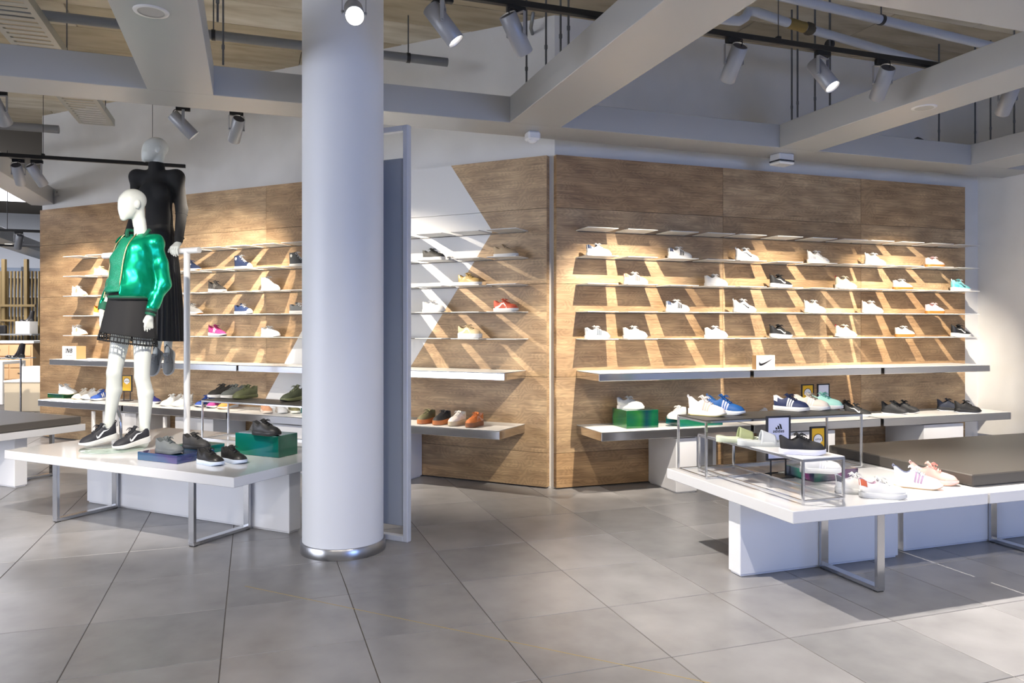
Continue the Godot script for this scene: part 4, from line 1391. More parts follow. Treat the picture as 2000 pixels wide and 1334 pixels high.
	put_shoe("grey sneaker with white sole on the dark riser", 455, 777, 0.816, 120, "low", ["5c605e", "4c5254", "5c605e", WHT, WHT], [], g)
	put_shoe("olive green sneaker with olive sole on the dark riser", 479, 778, 0.816, 120, "low", ["50553a", "474b34", "50553a", "5e6342", "5a5f40"], [], g)
	put_shoe("dark olive runner beside the column on the dark riser", 574, 783, 0.816, 128, "runner", ["3f4634", "33382c", "5a6048", "6a7050", "2c2f26"], [["mudguard", "4c533c"]], g)
	# mannequin table
	g = "shoes on the mannequin table"
	put_shoe("plain grey canvas sneaker on the violet box", 331, 885, 0.556, 26, "low", ["5d6264", "50565a", "4a5254", "54595c", "54595c"], [], g)
	put_shoe("plain black sneaker on the teal-green box", 384, 876, 0.556, 24, "low", ["2c2c2d", "202021", "1a1a1b", "232324", "1c1c1d"], [], g)
	put_shoe("black leather trainer with pale blue sole at the table edge", 411, 907, 0.5, 32, "low", ["1f1e1e", BLK, BLK, "c3cfe2", "b6c6dc"], [["mudguard", "252424"]], g, 0.35)
	put_shoe("black leather trainer with pale sole beside the teal box", 457, 903, 0.5, 34, "low", ["1f1e1e", BLK, BLK, "c3cfe2", "b6c6dc"], [["mudguard", "252424"]], g, 0.35)
	put_shoe("black strapped leather sneaker on top of the teal box", 521, 850, 0.6505, 24, "low", ["242425", BLK, "141414", "1c1c1d", "1a1a1a"], [["mudguard", "2a2a2b"]], g, 0.45)
	# right bench
	g = "shoes on the right wall bench"
	put_shoe("white tennis sneaker with patterned heel on the tall green box", 1232, 799, 0.7005, 18.9, "low", [WHT, "9aa4b4", WHT, WHT, WHT], [["heel", "a8b0bc"]], g)
	put_shoe("white sneaker on the flat blue-green box", 1322, 818, 0.6105, 138, "low", w5, [], g)
	put_shoe("white sneaker with black patterned heel behind the riser leg", 1362, 814, 0.6105, 138, "low", [WHT, "2a2a2c", WHT, WHT, WHT], [["heel", "6a6a70"]], g)
	put_shoe("mint trimmed white runner behind the dark riser", 1462, 812, 0.55, 122, "runner", ["e6f0ee", "9fdcd6", WHT, WHT, WHT], [], g)
	put_shoe("white runner behind the dark riser", 1492, 812, 0.55, 122, "runner", w5, [], g)
	put_shoe("black runner with white tick behind the riser leg", 1658, 806, 0.55, 30, "runner", [BLK, BLK, BLK, WHT, WHT], [["tick", WHT]], g)
	put_shoe("black runner with white tick, front one of its pair", 1676, 813, 0.55, 30, "runner", ["202123", BLK, BLK, WHT, WHT], [["tick", WHT]], g)
	put_shoe("all-black runner with white heel tip, rear of its pair", 1770, 806, 0.55, 40, "runner", ["26282b", "1c1d20", "1c1d20", "222326", "dfe3ea"], [], g)
	put_shoe("all-black runner with white toe tip, front of its pair", 1748, 808, 0.55, 40, "runner", ["24262a", "1c1d20", "1c1d20", "222326", "dfe3ea"], [], g)
	put_shoe("navy black runner at the end of the bench", 1856, 802, 0.55, 12, "runner", ["2a3040", "242a3a", "20242e", "2a2c30", "c8cfdc"], [], g)
	put_shoe("jet black runner at the end of the bench", 1891, 806, 0.55, 12, "runner", ["1b1b1c", "262c3c", "141414", "1d1d1e", "c8cfdc"], [], g)
	# tall riser
	g = "shoes on the dark-topped riser"
	put_shoe("cream runner with pink stripes on the dark riser", 1382, 812, 0.846, 34, "runner", ["e2d8cf", "d8d4d4", "e6ded6", "e8e4da", "b9ad6a"], [["stripes", "e0a898"]], g)
	put_shoe("petrol blue runner with lilac stripes on the dark riser", 1419, 809, 0.846, 34, "runner", ["0f4f8e", "0d4a80", "0f5698", "dfe4ea", "e0e4ea"], [["stripes", "a9b0e0"]], g)
	put_shoe("navy suede sneaker with white stripes on the dark riser", 1546, 802, 0.846, 38, "low", ["1e2a50", "e6e8ee", "1b2444", WHT, WHT], [["stripes", WHT], ["heel", "e6e8ee"]], g)
	put_shoe("beige suede sneaker with white stripes on the dark riser", 1586, 800, 0.846, 38, "low", ["d6ccc0", "d8d0c4", "9a8a78", WHT, WHT], [["stripes", "ece6de"]], g)
	put_shoe("mint green sneaker on the dark riser", 1612, 798, 0.846, 38, "low", ["9fd0c4", "a8d4ca", "5aa094", WHT, WHT], [], g)
	# low riser and table
	slide("pale green slide sandal beside the grey one", at_y(1440, 863, 0.736), cam_turn(6), "c5cdb8", "98a078")
	slide("light grey slide sandal beside the green one", at_y(1483, 870, 0.736), cam_turn(8), "bfc4c6", "b4b9be")
	g = "shoes on the right table"
	put_shoe("black suede sneaker with white sole on the low riser", 1568, 887, 0.736, 8, "low", ["232325", "1b1b1c", "202022", "e2e2ee", "e2e2ee"], [["stripes", "1a1a1c"]], g)
	put_shoe("white sneaker with black dotted heel on the plum box", 1604, 923, 0.5605, 6, "low", [WHT, "d8d8e2", WHT, WHT, WHT], [["stripes", "e4e4ea"]], g)
	put_shoe("white sneaker with black and white patterned heel", 1676, 963, 0.5, 12, "low", [WHT, "c8c8d0", WHT, WHT, WHT], [["heel", "5a5a62"]], g)
	put_shoe("white tennis sneaker with terracotta heel tab", 1725, 972, 0.5, 14, "low", [WHT, "b9a0b4", WHT, WHT, WHT], [["heel", "b85a3c"]], g)
	put_shoe("white runner with mauve stripes beside the cushion", 1794, 953, 0.5, 27, "runner", ["e4e4ea", "8a90ac", "d4d8dc", "eae6e2", "c8a67a"], [["stripes", "b49ab4"]], g)
	put_shoe("salmon pink runner beside the cushion", 1826, 945, 0.5, 29, "runner", ["e6b4a8", "dcb8b0", "e29a8e", "f0d0c4", "d8a888"], [["mudguard", "e8c4ba"]], g)

# ---------- smooth bodies ----------
class Blob:
	var o: Vector3
	var c: float
	var nx: int
	var ny: int
	var nz: int
	var f: PackedFloat32Array
	func _init(mn, mx, cell):
		o = mn
		c = cell
		nx = int((mx.x - mn.x) / cell) + 2
		ny = int((mx.y - mn.y) / cell) + 2
		nz = int((mx.z - mn.z) / cell) + 2
		f = PackedFloat32Array()
		f.resize(nx * ny * nz)
		f.fill(1.0)
	func lo(v, m):
		return Vector3i(clampi(int((v.x - m - o.x) / c), 0, nx - 1), clampi(int((v.y - m - o.y) / c), 0, ny - 1), clampi(int((v.z - m - o.z) / c), 0, nz - 1))
	func hi(v, m):
		return Vector3i(clampi(int((v.x + m - o.x) / c) + 1, 0, nx - 1), clampi(int((v.y + m - o.y) / c) + 1, 0, ny - 1), clampi(int((v.z + m - o.z) / c) + 1, 0, nz - 1))
	func cap(a: Vector3, b: Vector3, ra: float, rb: float, k: float, flat := Vector3.ONE):
		var m = maxf(ra, rb) * 1.05 + k + c * 2.0
		var l: Vector3i = lo(Vector3(minf(a.x, b.x), minf(a.y, b.y), minf(a.z, b.z)), m)
		var h: Vector3i = hi(Vector3(maxf(a.x, b.x), maxf(a.y, b.y), maxf(a.z, b.z)), m)
		var ab: Vector3 = (b - a) * flat
		var dd: float = maxf(ab.dot(ab), 1e-9)
		for z in range(l.z, h.z + 1):
			for y in range(l.y, h.y + 1):
				var i: int = l.x + nx * (y + ny * z)
				for x in range(l.x, h.x + 1):
					var p: Vector3 = (o + Vector3(x, y, z) * c - a) * flat
					var t: float = clampf(p.dot(ab) / dd, 0.0, 1.0)
					var d: float = (p - ab * t).length() - lerpf(ra, rb, t)
					var e: float = f[i]
					var q: float = maxf(k - absf(e - d), 0.0) / k
					f[i] = minf(e, d) - q * q * k * 0.25
					i += 1
	func ell(ce: Vector3, r: Vector3, k: float):
		var m = maxf(r.x, maxf(r.y, r.z)) + k + c * 2.0
		var l: Vector3i = lo(ce, m)
		var h: Vector3i = hi(ce, m)
		var s: float = minf(r.x, minf(r.y, r.z))
		for z in range(l.z, h.z + 1):
			for y in range(l.y, h.y + 1):
				var i: int = l.x + nx * (y + ny * z)
				for x in range(l.x, h.x + 1):
					var p: Vector3 = o + Vector3(x, y, z) * c - ce
					var u: Vector3 = p / r
					var w: float = u.length()
					var g: float = (u / r).length()
					var d: float = (w * (w - 1.0) / maxf(g, 1e-5)) if w > 0.01 else -s
					var e: float = f[i]
					var q: float = maxf(k - absf(e - d), 0.0) / k
					f[i] = minf(e, d) - q * q * k * 0.25
					i += 1
	func each(fn: Callable):      # fn(p, field) -> field
		var i := 0
		for z in nz:
			for y in ny:
				for x in nx:
					if f[i] < 0.06:
						f[i] = fn.call(o + Vector3(x, y, z) * c, f[i])
					i += 1
	func mesh_into(mb, xf = Transform3D.IDENTITY):
		var idx := PackedInt32Array()
		idx.resize(nx * ny * nz)
		idx.fill(-1)
		var vs := PackedVector3Array()
		var off := [0, 1, nx, nx + 1, nx * ny, nx * ny + 1, nx * ny + nx, nx * ny + nx + 1]
		var cs := [Vector3(0, 0, 0), Vector3(1, 0, 0), Vector3(0, 1, 0), Vector3(1, 1, 0), Vector3(0, 0, 1), Vector3(1, 0, 1), Vector3(0, 1, 1), Vector3(1, 1, 1)]
		var eds := [[0, 1], [2, 3], [4, 5], [6, 7], [0, 2], [1, 3], [4, 6], [5, 7], [0, 4], [1, 5], [2, 6], [3, 7]]
		for z in nz - 1:
			for y in ny - 1:
				var i: int = nx * (y + ny * z)
				for x in nx - 1:
					var v0: float = f[i]
					if absf(v0) < c * 2.0:
						var n := 0
						for q in 8:
							if f[i + off[q]] < 0.0:
								n += 1
						if n > 0 and n < 8:
							var s := Vector3.ZERO
							var m := 0
							for e in eds:
								var a: float = f[i + off[e[0]]]
								var b: float = f[i + off[e[1]]]
								if (a < 0.0) != (b < 0.0):
									s += cs[e[0]].lerp(cs[e[1]], a / (a - b))
									m += 1
							idx[i] = vs.size()
							vs.append(xf * (o + (Vector3(x, y, z) + s / m) * c))
					i += 1
		for z in range(1, nz - 1):
			for y in range(1, ny - 1):
				var i: int = 1 + nx * (y + ny * z)
				for x in range(1, nx - 1):
					var a: float = f[i]
					if absf(a) < c * 2.0:
						for ax in 3:
							var st: int = [1, nx, nx * ny][ax]
							var b: float = f[i + st]
							if (a < 0.0) != (b < 0.0):
								var u: int = [nx, nx * ny, 1][ax]
								var w: int = [nx * ny, 1, nx][ax]
								var p0: int = idx[i - u - w]
								var p1: int = idx[i - w]
								var p2: int = idx[i]
								var p3: int = idx[i - u]
								if p0 >= 0 and p1 >= 0 and p2 >= 0 and p3 >= 0:
									if a < 0.0:
										mb.quad(vs[p0], vs[p1], vs[p2], vs[p3])
									else:
										mb.quad(vs[p3], vs[p2], vs[p1], vs[p0])
					i += 1

func head_into(mb, xf):
	var b = Blob.new(Vector3(-0.11, -0.17, -0.13), Vector3(0.11, 0.15, 0.13), 0.005)
	b.ell(Vector3(0, 0.034, -0.016), Vector3(0.073, 0.082, 0.092), 0.02)
	b.ell(Vector3(0, -0.030, 0.028), Vector3(0.057, 0.078, 0.062), 0.045)
	b.cap(Vector3(0, -0.106, 0.066), Vector3(0, -0.062, 0.045), 0.019, 0.042, 0.03)
	b.ell(Vector3(0, -0.028, 0.080), Vector3(0.009, 0.055, 0.012), 0.035)
	for s in [-1, 1]:
		b.ell(Vector3(0.068 * s, -0.008, -0.010), Vector3(0.010, 0.030, 0.019), 0.008)
		b.ell(Vector3(0.076 * s, 0.004, -0.018), Vector3(0.006, 0.021, 0.013), 0.006)
	b.cap(Vector3(0, -0.04, -0.04), Vector3(0, -0.165, -0.045), 0.048, 0.043, 0.018)
	b.mesh_into(mb, xf)

func hand_into(mb, xf, side, grip = 0.0):
	# wrist at the origin, fingers down -y, palm faces +z, thumb on +x * side
	var b = Blob.new(Vector3(-0.075, -0.21, -0.03), Vector3(0.075, 0.03, 0.09), 0.0033)
	b.cap(Vector3(0, 0.03, 0), Vector3(0, -0.02, 0), 0.022, 0.024, 0.01)
	for i in 4:
		var x = (-0.027 + 0.018 * i) * -side
		b.cap(Vector3(x * 0.55, -0.015, 0), Vector3(x, -0.083, 0), 0.0125, 0.0115, 0.012)
		var ln = [0.066, 0.080, 0.086, 0.078][i]
		var p0 = Vector3(x, -0.083, 0)
		var g1 = 0.06 + grip * 0.9
		var g2 = 0.22 + grip * 2.2
		var g3 = 0.36 + grip * 3.0
		var p1 = p0 + Vector3(x * 0.06, -cos(g1), sin(g1)) * ln * 0.45
		var p2 = p1 + Vector3(x * 0.02, -cos(g2), sin(g2)) * ln * 0.32
		var p3 = p2 + Vector3(0, -cos(g3), sin(g3)) * ln * 0.26
		b.cap(p0, p1, 0.0098, 0.0088, 0.004)
		b.cap(p1, p2, 0.0088, 0.0080, 0.003)
		b.cap(p2, p3, 0.0080, 0.0068, 0.003)
	var t0 = Vector3(0.022 * side, -0.022, 0.004)
	var t1 = Vector3(0.043 * side, -0.058, 0.014)
	var t2 = t1 + Vector3(0.008 * side, -0.030, 0.010)
	var t3 = t2 + Vector3(0.0, -0.024, 0.008)
	b.cap(t0, t1, 0.014, 0.012, 0.01)
	b.cap(t1, t2, 0.0105, 0.0092, 0.004)
	b.cap(t2, t3, 0.0092, 0.0075, 0.003)
	b.mesh_into(mb, xf)

func aim_basis(down, palm):      # basis whose -y runs along "down" and whose z is near "palm"
	var y = -down.normalized()
	var z = (palm - y * palm.dot(y)).normalized()
	return Basis(y.cross(z), y, z)

func toe_basis(toe, up):
	var x = toe.normalized()
	var y = (up - x * up.dot(x)).normalized()
	return Basis(x, y, x.cross(y))

func loft(rings, flip = true):
	var m = MB.new(true)
	m.grid(rings, flip, true)
	return m

func mannequins():
	green_mannequin()
	black_mannequin()

const ZL := [[1.05, -0.160], [1.12, -0.158], [1.277, -0.146], [1.392, -0.128], [1.508, -0.085], [1.60, -0.02], [1.66, 0.0]]
const ZR := [[1.05, -0.01], [1.09, 0.0], [1.24, 0.027], [1.43, 0.046], [1.60, 0.088], [1.66, 0.095]]

func green_mannequin():
	var base = at_y(250, 872, 0.5)
	var o = thing("mannequin", "white egg-headed mannequin in shiny green bomber jacket and black skirt", "mannequin", base, -TH)
	var skin = mat("cfd3cc", 0.38)
	var J = func(px, py, z): return Vector3((px - 250.0) / 260.0, (872.0 - py) / 260.0, z)
	var cap_list = [
		[J.call(243, 612, -0.01), J.call(227, 728, 0.03), 0.076, 0.052], [J.call(227, 728, 0.03), J.call(223, 762, 0.0), 0.051, 0.054], [J.call(223, 762, 0.0), J.call(211, 822, -0.02), 0.054, 0.034], [J.call(211, 822, -0.02), J.call(209, 848, -0.01), 0.035, 0.036], [J.call(209, 846, 0.0), J.call(185, 862, 0.10), 0.034, 0.026],
		[J.call(280, 612, 0.0), J.call(285, 735, 0.06), 0.076, 0.052], [J.call(285, 735, 0.06), J.call(291, 768, 0.05), 0.051, 0.054], [J.call(291, 768, 0.05), J.call(291, 836, 0.07), 0.054, 0.034], [J.call(291, 836, 0.07), J.call(291, 862, 0.08), 0.035, 0.036], [J.call(290, 858, 0.09), J.call(262, 864, 0.19), 0.034, 0.024],
		[J.call(262, 600, -0.005), J.call(266, 552, 0.0), 0.105, 0.088], [J.call(266, 552, 0.0), J.call(269, 500, 0.01), 0.088, 0.105], [J.call(246, 478, -0.01), J.call(297, 476, -0.01), 0.046, 0.046], [J.call(274, 470, -0.02), J.call(270, 428, -0.02), 0.050, 0.043],
		[J.call(299, 482, -0.02), J.call(312, 552, -0.03), 0.040, 0.036], [J.call(312, 552, -0.03), J.call(301, 614, 0.06), 0.036, 0.025],
		[J.call(241, 484, -0.03), J.call(217, 556, -0.05), 0.040, 0.036], [J.call(217, 556, -0.05), J.call(206, 604, 0.04), 0.036, 0.025],
	]
	var b = Blob.new(Vector3(-0.30, -0.06, -0.22), Vector3(0.34, 1.78, 0.30), 0.012)
	for i in cap_list.size():
		var q = cap_list[i]
		b.cap(q[0], q[1], q[2], q[3], 0.012 if i < 10 else 0.03)
	b.ell(J.call(251, 610, -0.02), Vector3(0.085, 0.08, 0.085), 0.03)
	b.ell(J.call(271, 610, -0.02), Vector3(0.085, 0.08, 0.085), 0.03)
	var mb = MB.new(true)
	b.mesh_into(mb)
	var face = Basis(Vector3.UP, deg_to_rad(-40)) * Basis(Vector3.RIGHT, deg_to_rad(4))
	head_into(mb, Transform3D(face, J.call(260, 400, 0.02)))
	hand_into(mb, Transform3D(aim_basis(Vector3(-0.05, -1, 0.12), Vector3(-0.75, 0, -0.5)), J.call(300, 617, 0.062)), 1)
	hand_into(mb, Transform3D(aim_basis(Vector3(-0.02, -1, 0.12), Vector3(0.9, 0, -0.3)), J.call(206, 606, 0.042)), -1)
	part(o, "body", mb.done(), skin)
	# knitted top
	var tp = Blob.new(Vector3(-0.24, 1.06, -0.20), Vector3(0.26, 1.66, 0.24), 0.012)
	tp.cap(J.call(248, 566, 0.02), J.call(253, 540, 0.015), 0.134, 0.122, 0.02)
	tp.cap(J.call(253, 540, 0.015), J.call(260, 496, 0.01), 0.122, 0.112, 0.03)
	tp.cap(J.call(248, 476, -0.01), J.call(296, 474, -0.01), 0.056, 0.056, 0.04)
	tp.ell(J.call(236, 508, 0.05), Vector3(0.050, 0.054, 0.046), 0.05)
	tp.ell(J.call(258, 508, 0.065), Vector3(0.048, 0.052, 0.042), 0.05)
	var dn = noise(7.0, 2, 4)
	tp.each(func(p, v): return maxf(v + 0.004 * dn.get_noise_3d(p.x, p.y * 2.2, p.z) + 0.005 * sin(p.y * 70.0 + p.x * 14.0) * smoothstep(1.32, 1.2, p.y), maxf(1.150 + 0.09 * (p.x + 0.05) - p.y, p.y - 1.600 + 0.3 * maxf(0.0, p.z))))
	mb = MB.new(true)
	tp.mesh_into(mb)
	var glit = textured(ramp_tex(0.16, 2, 77, ["032e26", "065a44", "0a7c5c", "10966f", "e6fff4"], 256), Vector3(4.5, 4.5, 4.5), 0.5, "ffffff", Vector3.ZERO, {"metallic": 0.1})  # pale sparkle glints of the glitter knit are painted into the ramp
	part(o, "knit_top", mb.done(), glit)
	# bomber jacket with open front
	var jk = Blob.new(Vector3(-0.33, 0.98, -0.24), Vector3(0.40, 1.70, 0.30), 0.0115)
	jk.cap(J.call(257, 586, -0.01), J.call(260, 560, -0.01), 0.164, 0.170, 0.02)
	jk.cap(J.call(260, 560, -0.01), J.call(266, 495, -0.01), 0.168, 0.146, 0.04)
	jk.cap(J.call(246, 476, -0.02), J.call(300, 473, -0.02), 0.070, 0.070, 0.05)
	jk.cap(J.call(299, 480, -0.02), J.call(309, 515, -0.03), 0.062, 0.057, 0.03)
	jk.cap(J.call(309, 515, -0.03), J.call(315, 555, -0.03), 0.057, 0.055, 0.02)
	jk.cap(J.call(315, 555, -0.03), J.call(302, 600, 0.045), 0.055, 0.046, 0.02)
	jk.cap(J.call(242, 482, -0.03), J.call(216, 556, -0.05), 0.064, 0.056, 0.03)
	jk.cap(J.call(216, 556, -0.05), J.call(209, 592, 0.02), 0.056, 0.045, 0.02)
	var fold = noise(4.5, 2, 9)
	jk.each(func(p, v):
		var e = v + 0.008 * fold.get_noise_3d(p.x * 2.2 + p.y * 0.4, p.y * 0.45, p.z * 2.2) + 0.004 * fold.get_noise_3d(p.x * 3.0 + 9.0, p.y * 2.4, p.z * 3.0)
		# opening at the front, widest at the chest
		var yy = p.y
		var xl = prof(ZL, yy)
		var xr = prof(ZR, yy)
		if p.z > -0.03:
			e = maxf(e, minf(p.x - xl, xr - p.x))
		e = maxf(e, yy - 1.635 + 0.35 * maxf(0.0, p.z + 0.02))
		if p.x < 0.165 and p.x > -0.10:
			e = maxf(e, 1.120 - yy)
		return e)
	mb = MB.new(true)
	jk.mesh_into(mb)
	part(o, "bomber_jacket", mb.done(), mat("03a277", 0.27, 0.78))
	var rib = mat("07573f", 0.7)
	var dark = mat("0d1f1a", 0.8)
	var zip = mat("c9b98c", 0.35, 0.8)
	# zip edges, collar, cuffs, pull
	for s in [0, 1]:
		var pts = []
		for i in 15:
			var yy = lerpf(1.115, 1.59, i / 14.0)
			var xl = prof(ZL, yy)
			var xr = prof(ZR, yy)
			var x = xl if s == 0 else xr
			var z = 0.0
			for k in 60:
				var zz = 0.24 - k * 0.005
				var q = Vector3(x + (-0.012 if s == 0 else 0.012), yy, zz)
				var ii = int((q.x - jk.o.x) / jk.c) + jk.nx * (int((q.y - jk.o.y) / jk.c) + jk.ny * int((q.z - jk.o.z) / jk.c))
				if jk.f[ii] < 0.0:
					z = zz
					break
			pts.append(Vector3(x, yy, z + 0.002))
		for it in 2:
			for i in range(1, 14):
				pts[i].z = (pts[i - 1].z + pts[i].z * 2.0 + pts[i + 1].z) / 4.0
		tubepart(o, "zip_tape", pts, 0.0048, zip, 8)
		if s == 1:
			boxpart(o, "zip_pull", pts[0] + Vector3(-0.004, -0.03, 0.004), Vector3(0.016, 0.05, 0.006), mat("b9bcc0", 0.25, 1.0), 0.002)
	var col = []
	for i in 25:
		var a = deg_to_rad(-42.0 + 268.0 * i / 24.0)
		col.append(J.call(268.5, 452, 0.0) + Vector3(0.078 * cos(a), 0.012 - 0.085 * maxf(0.0, -sin(a)), -0.068 * sin(a) - 0.012))
	tubepart(o, "ribbed_collar", col, 0.013, rib, 10)
	var col2 = []
	for p in col:
		col2.append(p + Vector3(0, 0.010, 0))
	tubepart(o, "collar_stripe", col2, 0.006, dark, 8)
	var c0 = J.call(303, 600, 0.045)
	var c1 = J.call(300.5, 615, 0.060)
	var cd = c1 - c0
	tubepart(o, "cuff", [c0, c0 + cd * 0.5, c1 + cd * 0.1], [0.044, 0.040, 0.037], rib, 16)
	tubepart(o, "cuff_stripe", [c0 + cd * 0.55, c0 + cd * 0.8], 0.0415, dark, 16)
	c0 = J.call(208, 592, 0.02)
	c1 = J.call(206, 606, 0.040)
	tubepart(o, "cuff", [c0, (c0 + c1) * 0.5, c1], [0.042, 0.038, 0.035], rib, 16)
	var hm = []
	for i in 19:
		var a = deg_to_rad(-208.0 + 236.0 * i / 18.0)
		hm.append(J.call(258, 578, -0.012) + Vector3(0.160 * cos(a), -0.012, -0.155 * sin(a)))
	tubepart(o, "hem_band", hm, 0.013, rib, 10)
	for i in hm.size():
		hm[i] += Vector3(0, -0.012, 0)
	tubepart(o, "hem_stripe", hm, 0.0115, dark, 10)
	# skirt with openwork hem
	var rings = []
	var nb = 48
	for i in 13:
		var f = i / 12.0
		var ring = []
		for k in nb:
			var a = TAU * k / nb
			var c = J.call(lerpf(257, 254, f), lerpf(566, 652, f), lerpf(-0.01, 0.02, f))
			var rx = lerpf(0.150, 0.203, pow(f, 0.8))
			var rz = lerpf(0.125, 0.160, pow(f, 0.8))
			var wv = 1.0 + 0.035 * f * sin(a * 6.0 + 0.7) + 0.02 * f * sin(a * 11.0)
			ring.append(c + Vector3(cos(a) * rx * wv, -0.03 * f * cos(a), sin(a) * rz * wv))
		rings.append(ring)
	part(o, "skirt", loft(rings, false).done(), mat("18181a", 0.8))
	var lace = MB.new(true)
	var bot = rings[12]
	var n2 = 96
	var lp = func(u, d):
		var k = u * nb
		var i0 = int(floor(k)) % nb
		var p = bot[i0].lerp(bot[(i0 + 1) % nb], k - floor(k))
		var q = rings[10][i0].lerp(rings[10][(i0 + 1) % nb], k - floor(k))
		return p + (p - q).normalized() * d
	for d in [0.003, 0.024, 0.058]:
		var pts = []
		for i in n2:
			pts.append(lp.call(i / float(n2), d))
		lace.tube(pts, 0.0042 if d < 0.05 else 0.0055, 5, true)
	for i in n2:
		var u = i / float(n2)
		lace.tube([lp.call(u, 0.0), lp.call(u, 0.030)], 0.0026, 4)
		if i % 2 == 0:
			lace.tube([lp.call(u, 0.024), lp.call(u, 0.062)], 0.0042, 4)
		lace.tube([lp.call(u, 0.056), lp.call(u, 0.068)], 0.0045, 4)
	part(o, "lace_hem", lace.done(), mat("141415", 0.8))
	# shoes
	for q in [[J.call(201, 873, 0.06), Vector3(-0.62, -0.13, 0.75), 0.037], [J.call(277, 891, 0.15), Vector3(-0.62, -0.13, 0.75), 0.028]]:
		var sh = Node3D.new()
		sh.name = "shoe"
		o.add_child(sh, true)
		sh.transform = Transform3D(toe_basis(q[1], Vector3.UP).scaled(Vector3.ONE * 1.12), Vector3(q[0].x, q[2], q[0].z))
		make_shoe(sh, "runner", ["24252c", BLK, "2a2b30", WHT, WHT], [["tick", "e8e9ee"]])
		sh.set_meta("label", "black runner with white tick")
	# glass foot disc and chrome rod
	var st = thing("mannequin_stand", "round glass disc with bent chrome rod under the green-jacket mannequin", "stand", at_y(222, 877, 0.5))
	var m = MB.new(true)
	m.lathe([Vector2(0.0, 0.0), Vector2(0.222, 0.0), Vector2(0.225, 0.003), Vector2(0.222, 0.009), Vector2(0.0, 0.009)], 48)
	part(st, "glass_disc", m.done(), mat("cfe0d6", 0.05, 0.0, {"transparency": BaseMaterial3D.TRANSPARENCY_ALPHA, "albedo_color": Color(0.78, 0.88, 0.82, 0.35)}))
	var r0 = at_y(236, 868, 0.509) - st.position
	tubepart(st, "rod", [r0, r0 + Vector3(0, 0.12, 0), r0 + Vector3(-0.005, 0.2, -0.01), r0 + Vector3(-0.03, 0.28, -0.03), r0 + Vector3(-0.035, 0.36, -0.03)], 0.011, mat("d0d0d2", 0.08, 1.0), 12)
	m = MB.new(true)
	m.lathe([Vector2(0.0, 0.0), Vector2(0.03, 0.0), Vector2(0.03, 0.012), Vector2(0.016, 0.018), Vector2(0.0, 0.018)], 20, Transform3D(Basis(), Vector3(r0.x, 0.009, r0.z)))
	part(st, "rod_foot", m.done(), mat("d0d0d2", 0.08, 1.0))

